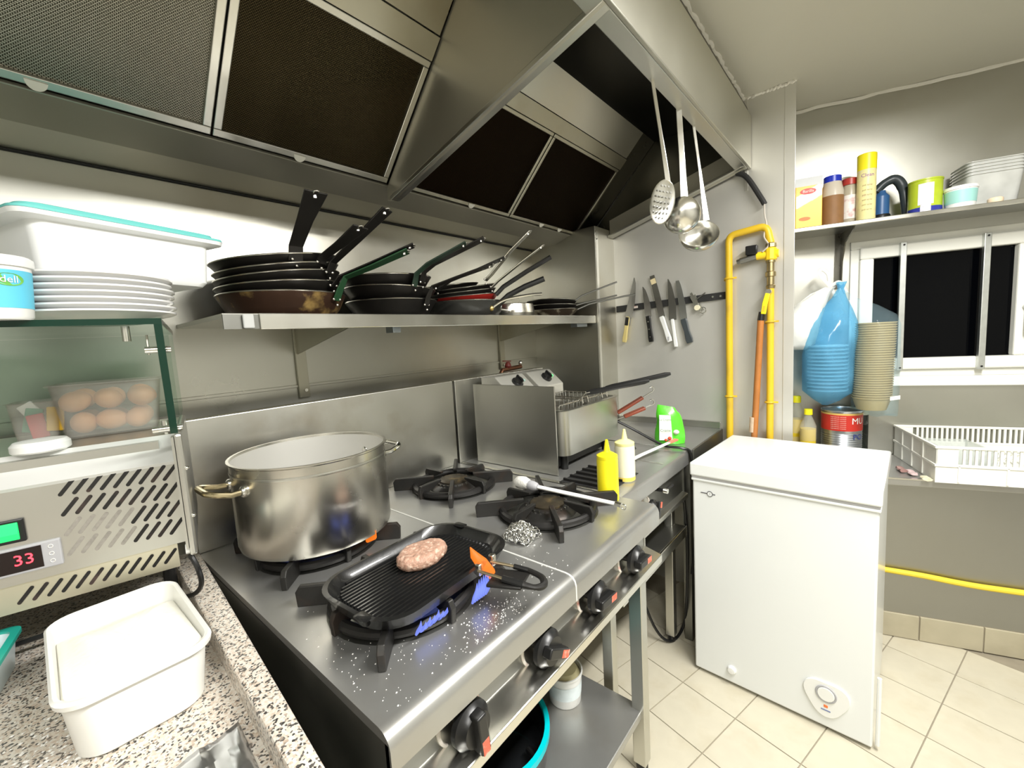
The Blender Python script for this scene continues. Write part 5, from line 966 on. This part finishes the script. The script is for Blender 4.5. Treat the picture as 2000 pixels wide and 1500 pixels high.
for k in range(5):
    c = ww(0.225, 0.11, WSZ+0.001+k*0.012); h0 = 0.125
    t = thing('plastic_container', 'frosted food container, %s of the stack at the end of the window shelf' % ('lowest', 'second from bottom', 'middle', 'second from top', 'topmost')[k], 'container', c, group='stacked frosted containers')
    rot = Matrix.Translation(c) @ Matrix.Rotation(math.atan2(T.y, T.x), 4, 'Z')
    MB().rrect_tub((0, 0, 0), [(0.07, 0.058, 0), (0.072, 0.06, 0.004), (0.083, 0.07, h0), (0.088, 0.075, h0+0.001), (0.088, 0.075, h0+0.004), (0.081, 0.068, h0+0.003), (0.070, 0.058, 0.006)], 0.02, 4).xf(rot).build('container', TR, t)
c = ww(0.205, 0.225, WSZ+0.0005); tag(MB().lathe([(0.02, 0), (0.022, 0.004), (0.022, 0.016), (0.018, 0.02)], c, 20).build('jar_lid', mat('beige_lid', (0.78, 0.62, 0.45), 0.4)), 'small beige round cap in front of the frosted containers', 'lid')

# ------------------------------------------------------------------ hanging bags
def bag(name, label, rings_, mm, n=28, seed=1, wrinkle=0.006, cat='bag'):
    random.seed(seed); ph = [random.uniform(0, 6.28) for _ in range(8)]
    t = thing(name, label, cat, ww(rings_[0][0], rings_[0][1], rings_[0][2]), group='plastic bags hanging from the shelf bracket')
    rs = []
    for s, off, z, ra, rb_ in rings_:
        rs.append([ww(s, off, z)+T*(ra*math.cos(a)*(1+wrinkle*10*math.sin(3*a+ph[0]+z*30)*0.3))+NI*(rb_*math.sin(a))+NI*wrinkle*min(1, ra*12)*math.sin(6*a+ph[1]+z*55)+UP*wrinkle*math.sin(4*a+ph[2]+z*20)*min(1, ra*10) for a in [2*PI*i/n for i in range(n)]])
    MB().rings(rs).build('film', mm, t, smooth=1.2)
    return t
BLUEF = thin('blue_film', (0.16, 0.48, 0.76), 0.34, 0.12, (0.60, 0.87, 1.0)); CLEARF = thin('clear_film', (0.50, 0.70, 0.80), 0.09, 0.08, (0.93, 0.98, 1.0)); WHF = thin('white_film', (0.78, 0.78, 0.74), 0.85, 0.3)
b = bag('blue_bag', 'translucent blue plastic bag of stacked lids hanging below the window shelf', [(-0.315, 0.19, 0.968, 0.012, 0.02), (-0.31, 0.19, 0.995, 0.055, 0.05), (-0.308, 0.19, 1.03, 0.093, 0.083), (-0.307, 0.19, 1.1, 0.097, 0.086), (-0.303, 0.19, 1.2, 0.098, 0.088), (-0.296, 0.19, 1.28, 0.098, 0.085), (-0.285, 0.185, 1.34, 0.085, 0.075), (-0.275, 0.17, 1.40, 0.06, 0.05), (-0.26, 0.15, 1.45, 0.028, 0.025), (-0.25, 0.13, 1.49, 0.012, 0.012), (-0.245, 0.12, 1.52, 0.02, 0.012)], BLUEF, seed=2)
lid_me = None
for k in range(13):
    c = ww(-0.307, 0.19, 1.035+k*0.0165)
    if lid_me is None:
        o = MB().lathe([(0.073, 0), (0.078, 0.001), (0.079, 0.006), (0.074, 0.007), (0.07, 0.004), (0.06, 0.009), (0.0005, 0.009)], (0, 0, 0), 32, cap1=False).build('container_lid', thin('lid_plastic', (0.55, 0.68, 0.74), 0.6, 0.2)); lid_me = o.data
    else:
        o = bpy.data.objects.new('container_lid', lid_me); COL.objects.link(o)
    o.location = c; tag(o, 'lowest round clear lid inside the blue plastic bag' if k == 0 else 'topmost round clear lid inside the blue plastic bag' if k == 12 else 'round clear lid in the middle of the stack inside the blue plastic bag', 'lid', 'lids inside the blue bag')
KR = mat('kraft_card', (0.42, 0.32, 0.15), 0.6, var=0.08, scale=30)
bowl_me = None
for k in range(33):
    c = ww(-0.143+0.00028*(k-16), 0.20, 0.951+k*0.0101)
    if bowl_me is None:
        o = MB().lathe([(0.050, 0), (0.052, 0.001), (0.0665, 0.05), (0.070, 0.0515), (0.070, 0.0555), (0.066, 0.0555), (0.051, 0.004), (0.0005, 0.004)], (0, 0, 0), 36, cap1=False).build('kraft_bowl', KR); bowl_me = o.data
    else:
        o = bpy.data.objects.new('kraft_bowl', bowl_me); COL.objects.link(o)
    o.location = c; tag(o, 'lowest kraft bowl of the clear bag, its whole side showing' if k == 0 else 'topmost brown kraft bowl of the stack in the clear bag' if k == 32 else 'brown kraft paper bowl nested within the stack inside the clear bag', 'bowl', 'kraft bowls stacked in the clear bag')
t = thing('paper_sticker', 'small white sticker on the bag of kraft bowls', 'sticker', ww(-0.10, 0.28, 1.02))
m = MB(); m.prism([(-0.105, 1.0), (-0.072, 1.006), (-0.072, 1.022), (-0.105, 1.016)], lambda p, t_: ww(p[0], t_, p[1]), 0.270, 0.272); m.build('paper', WPRT, t, smooth=0)
bag('clear_bag', 'clear plastic bag holding a tall stack of brown kraft bowls', [(-0.11, 0.2, 0.925, 0.055, 0.03), (-0.125, 0.2, 0.94, 0.07, 0.06), (-0.135, 0.2, 0.96, 0.080, 0.078), (-0.14, 0.2, 1.05, 0.084, 0.08), (-0.14, 0.2, 1.2, 0.083, 0.08), (-0.138, 0.2, 1.32, 0.082, 0.08), (-0.15, 0.2, 1.36, 0.08, 0.06), (-0.185, 0.19, 1.40, 0.06, 0.03), (-0.225, 0.16, 1.44, 0.03, 0.015), (-0.245, 0.13, 1.48, 0.012, 0.01)], CLEARF, seed=4)
b = bag('white_bag', 'bunched white plastic bag hanging beside the pillar', [(-0.405, 0.16, 1.225, 0.03, 0.03), (-0.41, 0.16, 1.245, 0.06, 0.05), (-0.405, 0.16, 1.30, 0.07, 0.06), (-0.395, 0.16, 1.37, 0.07, 0.06), (-0.37, 0.16, 1.43, 0.06, 0.05), (-0.33, 0.15, 1.475, 0.038, 0.03), (-0.29, 0.14, 1.50, 0.02, 0.018)], WHF, seed=9, wrinkle=0.008)
MB().tube(smooth_path([ww(-0.27, 0.13, 1.46), ww(-0.29, 0.14, 1.50), ww(-0.33, 0.13, 1.56), ww(-0.32, 0.12, 1.585), ww(-0.295, 0.12, 1.56), ww(-0.285, 0.12, 1.51), ww(-0.25, 0.11, 1.52), ww(-0.225, 0.11, 1.47)]), 0.009, 8, flat=0.5).build('knot', WHF, b)
# ------------------------------------------------------------------ granite counter on the left
GZ = 0.832
gc = thing('granite_counter', 'speckled granite counter with raised edge left of the range', 'counter', (-0.4, 0.9, FZ))
def cl(y): return 0.157+0.0624*(y-0.513)
def cr2(y): return 0.19+0.0909*(y-0.534)
MB().pz([(-1.3, 0.25), (cl(0.25)+0.002, 0.25), (cl(1.5)+0.002, 1.5), (-1.3, 1.5)], GZ-0.03, GZ).build('counter_top', GRANITE, gc, smooth=0)
MB().pz([(cl(0.25), 0.25), (cr2(0.25), 0.25), (cr2(1.29), 1.29), (cl(1.29), 1.29)], GZ-0.03, 0.872).build('raised_edge', GRANITE, gc, smooth=0, bevel=0.004)
MB().pz([(-1.28, 0.3), (0.12, 0.3), (0.18, 1.28), (-1.28, 1.28)], FZ, GZ-0.03).build('cabinet_base', STEEL_DK, gc, smooth=0)

# flour tub
tb = thing('flour_tub', 'white plastic tub full of flour at the front of the granite counter', 'tub', (0.074, 0.888, GZ), R(-1))
def tm(mb): return mb.xf(tb.matrix_basis)
MILK = mat('milky_tub', (0.80, 0.80, 0.76), 0.35, var=0.03, sss=0.2)
tm(MB().rrect_tub((0, 0, 0.0005), [(0.068, 0.120, 0), (0.071, 0.124, 0.004), (0.079, 0.136, 0.088), (0.085, 0.142, 0.09), (0.086, 0.143, 0.097), (0.083, 0.140, 0.100), (0.079, 0.136, 0.098), (0.077, 0.134, 0.088), (0.070, 0.123, 0.01)], 0.035, 6)).build('tub', MILK, tb)
fl = MB(); random.seed(2); rs = []
def flz(x, y):
    v2 = y/0.131; u = x/0.074
    return 0.0005 + (0.0895 if v2 < 0.45 else 0.0895-(v2-0.45)*0.05) + 0.002*math.sin(5*u+2)*math.cos(4*v2)
for k_ in (1.0, 0.97, 0.9, 0.8, 0.68, 0.55, 0.4, 0.25, 0.1, 0.005):
    ring = []
    for x, y in rrect(0.0765, 0.1335, 0.034, 6): ring.append(V((x*k_, y*k_, flz(x*k_, y*k_)+random.uniform(-0.0006, 0.0006)-(0.004 if k_ == 1.0 else 0))))
    rs.append(ring)
fl.rings(rs, cap0=False)
o = tm(fl).build('flour', mat('flour_heap', (0.90, 0.885, 0.80), 0.9, var=0.03, bump=0.3, bscale=90), tb); o['kind'] = 'stuff'
# flour dust on the granite, foil sheet
fd = MB(); random.seed(14)
for k in range(700):
    x, y = random.gauss(-0.02, 0.05), random.gauss(0.80, 0.08)
    if x > cl(y)-0.01 or x < -0.2: continue
    r_ = random.choice((0.0007, 0.001, 0.0014, 0.002, 0.003)); fd.add([(x-r_, y, GZ+0.0005), (x, y-r_, GZ+0.0005), (x+r_, y, GZ+0.0005), (x, y+r_, GZ+0.0005), (x, y, GZ+0.0005+r_*0.5)], [(0, 1, 4), (1, 2, 4), (2, 3, 4), (3, 0, 4)])
tag(fd.build('flour_dust', MATS['flour'], smooth=0), 'dusting of white flour on the granite left of the tub', 'flour', kind='stuff')
fo = MB(); NX, NY = 22, 14; random.seed(8)
for j in range(NY+1):
    for i in range(NX+1):
        u, v2 = i/NX, j/NY; p = V((0.035, 0.66, 0))+V((0.118, 0.012, 0))*u+V((-0.012, -0.16, 0))*v2
        fo.v.append(p+V((0, 0, GZ+0.003+0.002*math.sin(14*u+6*v2)+random.uniform(0, 0.0022))))
for j in range(NY):
    for i in range(NX): a = j*(NX+1)+i; fo.f.append((a, a+1, a+NX+2, a+NX+1))
o = fo.build('foil_sheet', S('alu_foil', (0.75, 0.77, 0.8), 0.25, var=0.05), smooth=0.3); sm = o.modifiers.new('solid', 'SOLIDIFY'); sm.thickness = 0.001
tag(o, 'crinkled sheet of aluminium foil at the front of the granite counter', 'foil')

# refrigerated display on the counter
DO = V((0.2, 1.043, GZ)); DR = R(-13.5)
du = thing('refrigerated_display', 'steel refrigerated topping display with glass top and slotted front', 'display', DO, DR)
def dm(mb): return mb.xf(du.matrix_basis @ Matrix.Translation((0, 0, -GZ)))
SS = S('satin_steel', (0.63, 0.625, 0.585), 0.36, var=0.05, scale=4, rvar=0.04)
W_ = 0.95
# front face with diagonal slots: dark plates paint the shade of the openings
fz0, fz1 = 0.985, 1.151
SLOTS = []
for r_ in range(4):
    for k in range(9):
        SLOTS.append((-0.017-k*0.0178 - r_*0.0005, 1.13-r_*0.0365+k*0.0009))
dm(MB().box(-W_, 0, 0.004, 0.03, fz0, fz1)).build('front_panel', SS, du, smooth=0)
SLM = mat('slot_dark', (0.012, 0.011, 0.010), 0.6, stain=(0.10, 0.06, 0.05), stain_amt=0.6, stain_scale=25)
def slot(xs, zs, ln=0.0155, hw=0.0031, y=0.0033, mm=None):
    d_ = V((0.62, 0, 0.785)); n_ = V((0.785, 0, -0.62)); c = V((xs, 0, zs)); pts = []
    for i in range(7): a = -PI/2+PI*i/6; pts.append(c+d_*(ln+hw*math.cos(a))+n_*(hw*math.sin(a)))
    for i in range(7): a = PI/2+PI*i/6; pts.append(c-d_*(ln-hw*math.cos(a))+n_*(hw*math.sin(a)))
    return dm(MB().prism([(p.x, p.z) for p in pts], lambda p, t_: V((p[0], t_, p[1])), y, y+0.002)).build('vent_slot', mm or SLM, du, smooth=0)
GRSL = mat('slot_fin_grey', (0.28, 0.26, 0.23), 0.5, var=0.4, scale=200)
for i, (xs, zs) in enumerate(SLOTS): slot(xs, zs, mm=GRSL if (i // 9 >= 2 and i % 9 > 3) else SLM)
dm(MB().px([(0.0, fz1), (0.058, 1.197), (0.06, 1.19), (0.004, fz1-0.006)], -W_, 0)).build('front_fascia', mat('fascia_lit_white', (0.80, 0.80, 0.78), 0.4, 0.25, var=0.02), du, smooth=0)  # overexposed light on the sloping steel put into a whitish colour
lp = dm(MB().box(-W_, -0.022, 0.008, 0.014, 0.936, fz0)).build('lower_panel', S('cream_steel', (0.76, 0.72, 0.58), 0.45), du, smooth=0)
for k in range(12): slot(-0.035-k*0.0178, 0.962, 0.0135, 0.0028, 0.0068)
dm(MB().box(-W_, -0.03, 0.03, 0.36, 0.94, 1.19)).build('body', SS, du, smooth=0)
dm(MB().box(-W_, -0.004, 0.058, 0.36, 1.19, 1.1975)).build('deck', STEEL, du, smooth=0)
ep = dm(MB().box(0.0, 0.012, -0.085, 0.245, 0.985, 1.215)).build('end_plate', SS, du, smooth=0, bevel=0.004)
dm(MB().box(-0.004, 0.0, -0.085, -0.06, 1.0, 1.21)).build('end_fold', SS, ep, smooth=0)
dm(MB().cyl((-0.006, -0.07, 0.995), (0.004, -0.07, 0.995), 0.009, n=16)).build('end_screw', WHITE_PL, ep)
for z in (1.15, 1.06): dm(MB().sphere((0.013, -0.083, z), 0.004, 8, 6)).build('rivet', CHROME, ep)
for x in (-0.02, -0.9):
    for y in (0.13, 0.22): dm(MB().cyl((x-0.03, y, GZ), (x-0.03, y, 0.942), 0.012, n=12)).build('foot', BLACK, du)
GL = mat('green_glass', (0.55, 0.8, 0.7), 0.02, 0, trans=1.0, ior=1.02); 
GLS = thin('glass_sheet', (0.06, 0.09, 0.07), 0.08, 0.03, (0.90, 0.95, 0.92)); GED = mat('glass_edge', (0.003, 0.03, 0.018), 0.08, coat=0.3)
gt = dm(MB().box(-W_, 0.006, -0.105, 0.34, 1.412, 1.420)).build('glass_top', GLS, du, smooth=0)
dm(MB().box(-W_, 0.006, -0.1065, -0.105, 1.411, 1.421)).build('glass_edge', GED, gt, smooth=0)
dm(MB().box(0.006, 0.0075, -0.105, 0.34, 1.411, 1.421)).build('glass_edge', GED, gt, smooth=0)
gs = dm(MB().px([(-0.075, 1.216), (-0.105, 1.411), (0.34, 1.411), (0.34, 1.216)], -0.002, 0.006)).build('glass_side', GLS, du, smooth=0)
dm(MB().px([(-0.0775, 1.216), (-0.1075, 1.411), (-0.104, 1.411), (-0.074, 1.216)], -0.0035, 0.0075)).build('glass_edge', GED, gs, smooth=0)
dm(MB().box(-W_, -0.002, 0.332, 0.34, 1.206, 1.411)).build('glass_back', GLS, du, smooth=0)
for p0_, p1_ in (((-0.045, -0.06, 1.385), (-0.045, -0.06, 1.411)), ((-0.022, -0.075, 1.368), (0.014, -0.075, 1.368)), ((-0.03, -0.045, 1.222), (0.014, -0.045, 1.222)), ((-0.018, 0.075, 1.1975), (-0.018, 0.075, 1.225))):
    dm(MB().cyl(p0_, p1_, 0.006, n=14)).build('glass_clamp', STEEL_BR, du)
dm(MB().tube([(-0.018, -0.06, 1.395), (-0.018, -0.065, 1.36)], 0.002, 6)).build('clamp_wire', STEEL_BR, du)
sw_ = dm(MB().box(-0.258, -0.216, -0.001, 0.006, 1.058, 1.098)).build('switch_frame', BLACK, du, smooth=0, bevel=0.002)
dm(MB().px([(-0.001, 1.063), (-0.008, 1.075), (-0.005, 1.093), (0.001, 1.093), (0.001, 1.063)], -0.253, -0.223)).build('green_rocker', mat('rocker_green', (0.02, 0.5, 0.12), 0.25, emit=(0.02, 0.7, 0.15), estr=0.6), sw_, smooth=0, bevel=0.001)
cp = dm(MB().box(-0.273, -0.178, -0.002, 0.006, 1.003, 1.05)).build('controller_frame', GREY_PL, du, smooth=0, bevel=0.002)
dm(MB().box(-0.269, -0.201, -0.003, 0.0, 1.008, 1.046)).build('controller_screen', mat('screen_black', (0.008, 0.003, 0.003), 0.1), cp, smooth=0)
dm(MB().text('33', 0.026, (-0.2225, -0.0036, 1.027), (1, 0, 0), (0, 0, 1))).build('red_digits', mat('led_red', (0.9, 0.02, 0.03), 0.4, emit=(1.0, 0.02, 0.03), estr=4.0), cp, smooth=0)
for z in (1.014, 1.027, 1.04): dm(MB().torus((-0.190, -0.0025, z), 0.003, 0.0006, 10, 4, (0, 1, 0))).build('controller_button', WPRT, cp)
tag(MB().tube(smooth_path([(0.185, 0.985, 0.98), (0.192, 0.975, 0.95), (0.196, 0.99, 0.91), (0.185, 1.03, 0.88), (0.15, 1.09, 0.868), (0.08, 1.13, 0.862), (-0.1, 1.17, 0.86)]), 0.0045, 8).build('display_cable', BLACK), 'black cable leaving the corner of the refrigerated display', 'cable')

# eggs in a clear box
eb = V((0.145, 1.295, 1.198)); t = thing('egg_box', 'clear plastic box filled with brown eggs on the display', 'box', eb, R(-13))
EBX = thin('cloudy_box', (0.78, 0.76, 0.72), 0.2, 0.2, (0.97, 0.96, 0.94))
mt_ = t.matrix_basis.copy()
MB().rrect_tub((0, 0, 0), [(0.072, 0.055, 0), (0.074, 0.057, 0.003), (0.086, 0.068, 0.108), (0.091, 0.073, 0.110), (0.091, 0.073, 0.113), (0.085, 0.067, 0.112), (0.073, 0.056, 0.004)], 0.018, 4).xf(mt_).build('box', EBX, t)
egg_me = None; EGG = mat('egg_shell', (0.66, 0.34, 0.17), 0.45, var=0.12, scale=8, sss=0.1)
k = 0
for lz in (0.030, 0.076):
    for jy in (-0.03, 0.026):
        for ix in (-0.046, 0.0, 0.046):
            if egg_me is None:
                pr = [(0.0215*math.sin(q)*(1+0.10*math.cos(q)), -0.027*math.cos(q)) for q in [PI*i/12 for i in range(13)]]
                o = MB().lathe(pr, (0, 0, 0), 20).build('egg', EGG); egg_me = o.data
            else: o = bpy.data.objects.new('egg', egg_me); COL.objects.link(o)
            sx_ = ix*(1.12 if lz > 0.05 else 0.98)
            o.location = mt_ @ V((sx_, jy*(1.1 if lz > 0.05 else 1.0), lz)); o.rotation_euler = (R(60+k*37 % 70), R(k*53 % 50-25), R(k*71)); k += 1
            tag(o, 'brown hen egg in the clear box, %s layer, %s row, %s' % ('upper' if lz > 0.05 else 'lower', 'front' if jy < 0 else 'back', {-0.046: 'left end', 0.0: 'middle', 0.046: 'right end'}[ix]), 'egg', 'brown eggs in the clear box')
sb = V((0.035, 1.33, 1.198)); t = thing('sachet_box', 'small clear box of coloured sachets left of the egg box', 'box', sb, R(-13))
MB().rrect_tub((0, 0, 0), [(0.028, 0.04, 0), (0.03, 0.042, 0.003), (0.036, 0.048, 0.08), (0.039, 0.051, 0.082), (0.035, 0.047, 0.082), (0.029, 0.041, 0.004)], 0.012, 4).xf(t.matrix_basis).build('box', EBX, t)
for k, (c_, dx, dz, ry, lab) in enumerate((((0.85, 0.52, 0.02), 0.018, 0.03, 5, 'yellow sachet standing in the small clear box'), ((0.65, 0.06, 0.08), -0.002, 0.018, -8, 'red sachet standing in the small clear box'), ((0.05, 0.3, 0.18), -0.016, 0.03, 12, 'green sachet standing in the small clear box'), ((0.8, 0.8, 0.8), 0.004, 0.045, -30, 'white sachet tilted in the small clear box'))):
    o = MB().box(-0.013, 0.013, -0.003, 0.003, 0, 0.05).build('sachet', mat('sachet_%d' % k, c_, 0.4, var=0.1), smooth=0, bevel=0.002); o.location = sb+V((dx, -0.03+0.014*k, dz-0.012)); o.rotation_euler = (R(-6), R(ry), R(-13)); tag(o, lab, 'sachet', 'sachets in the small box')
c = V((0.026, 1.155, 1.1982)); tag(MB().lathe([(0.036, 0), (0.039, 0.003), (0.039, 0.014), (0.034, 0.02), (0.012, 0.0225), (0.0005, 0.0225)], c, 36, cap1=False).build('tub_lid', WHITE_PL), 'round white plastic lid lying in front of the egg box', 'lid')

# plates, boxes and tub on the glass top
plate_me = None
for k in range(7):
    c = V((0.118+0.002*math.sin(k*2.1), 1.085, 1.4208+k*0.0102))
    if plate_me is None:
        o = MB().lathe([(0.066, 0), (0.07, 0.0), (0.072, 0.003), (0.112, 0.0135), (0.1165, 0.0155), (0.1165, 0.0185), (0.110, 0.0175), (0.07, 0.006), (0.0005, 0.005)], (0, 0, 0), 56, cap1=False).build('dinner_plate', CERAM); plate_me = o.data
    else: o = bpy.data.objects.new('dinner_plate', plate_me); COL.objects.link(o)
    o.location = c
    tag(o, 'white dinner plate in the stack, %s' % ('lowest, resting on the glass', 'second from the glass', 'third from the glass', 'fourth, in the middle', 'third from the top', 'second from the top', 'topmost, under the teal lidded box')[k], 'plate', 'dinner plates stacked on the glass top')
bc = V((0.158, 1.16, 1.5015)); t = thing('lidded_box', 'white plastic food box with teal lid on top of the plates', 'box', bc, R(17))
mt_ = t.matrix_basis.copy()
MB().rrect_tub((0, 0, 0), [(0.128, 0.083, 0), (0.134, 0.089, 0.008), (0.140, 0.095, 0.088)], 0.02, 5).xf(mt_).build('box', mat('box_white', (0.84, 0.86, 0.86), 0.35, var=0.02), t)
MB().rrect_tub((0, 0, 0), [(0.141, 0.096, 0.085), (0.162, 0.112, 0.089), (0.164, 0.114, 0.096)], 0.022, 5).xf(mt_).build('flange', MATS['box_white'], t)
MB().rrect_tub((0, 0, 0), [(0.164, 0.114, 0.0965), (0.163, 0.113, 0.101), (0.152, 0.102, 0.103), (0.150, 0.10, 0.109), (0.144, 0.094, 0.111)], 0.022, 5).xf(mt_).build('lid', mat('teal_lid', (0.18, 0.60, 0.57), 0.3, var=0.04), t)
c = V((0.0, 0.985, 1.4208)); t = thing('dairy_tub', 'white dairy tub with light blue label at the left end of the glass top', 'tub', c)
MB().lathe([(0.036, 0), (0.039, 0.004), (0.044, 0.078)], c, 36).build('tub', WHITE_PL, t)
MB().lathe([(0.0465, 0.076), (0.0475, 0.079), (0.0475, 0.088), (0.044, 0.091), (0.0005, 0.091)], c, 36, cap1=False).build('lid', WHITE_PL, t)
MB().lathe([(0.0403, 0.016), (0.0439, 0.07)], c, 36, cap0=False, cap1=False).build('blue_label', mat('sky_label', (0.12, 0.55, 0.75), 0.4, var=0.1, scale=14), t)
ta = math.atan2(-c.y, -c.x+0.02)
def conew(x, y, e=0.0006):
    r_ = 0.0403+(y-0.016)*0.0667+e; return c+V((r_*math.cos(ta+x/0.042), r_*math.sin(ta+x/0.042), y))
m = MB(); n_ = 20; m.v = [conew(0.018+0.017*math.cos(2*PI*i/n_), 0.056+0.009*math.sin(2*PI*i/n_)) for i in range(n_)]; m.f = [tuple(range(n_))]; m.build('green_oval', mat('oval_green', (0.15, 0.45, 0.08), 0.4), t, smooth=0)
MB().text('dell', 0.014, c, (1, 0, 0), UP, warp=lambda x, y: conew(x+0.018, y+0.056, 0.001)).build('lettering', WPRT, t, smooth=0)
# teal lidded tubs under the display
TEAL = mat('teal_rim', (0.02, 0.38, 0.30), 0.35)
t = thing('teal_rimmed_tray', 'pale plastic tray with teal rim tucked under the display', 'tray', (-0.112, 1.085, GZ), R(-13))
MB().rrect_tub((0, 0, 0.0005), [(0.05, 0.07, 0), (0.052, 0.072, 0.004), (0.058, 0.078, 0.06), (0.053, 0.073, 0.06), (0.048, 0.068, 0.006)], 0.02, 5).xf(t.matrix_basis).build('tray', mat('pale_blue_tray', (0.62, 0.72, 0.74), 0.35), t)
MB().rrect_tub((0, 0, 0.0005), [(0.0585, 0.0785, 0.056), (0.064, 0.084, 0.058), (0.064, 0.084, 0.064), (0.053, 0.073, 0.064), (0.053, 0.073, 0.057)], 0.02, 5, False, False).xf(t.matrix_basis).build('rim', TEAL, t)
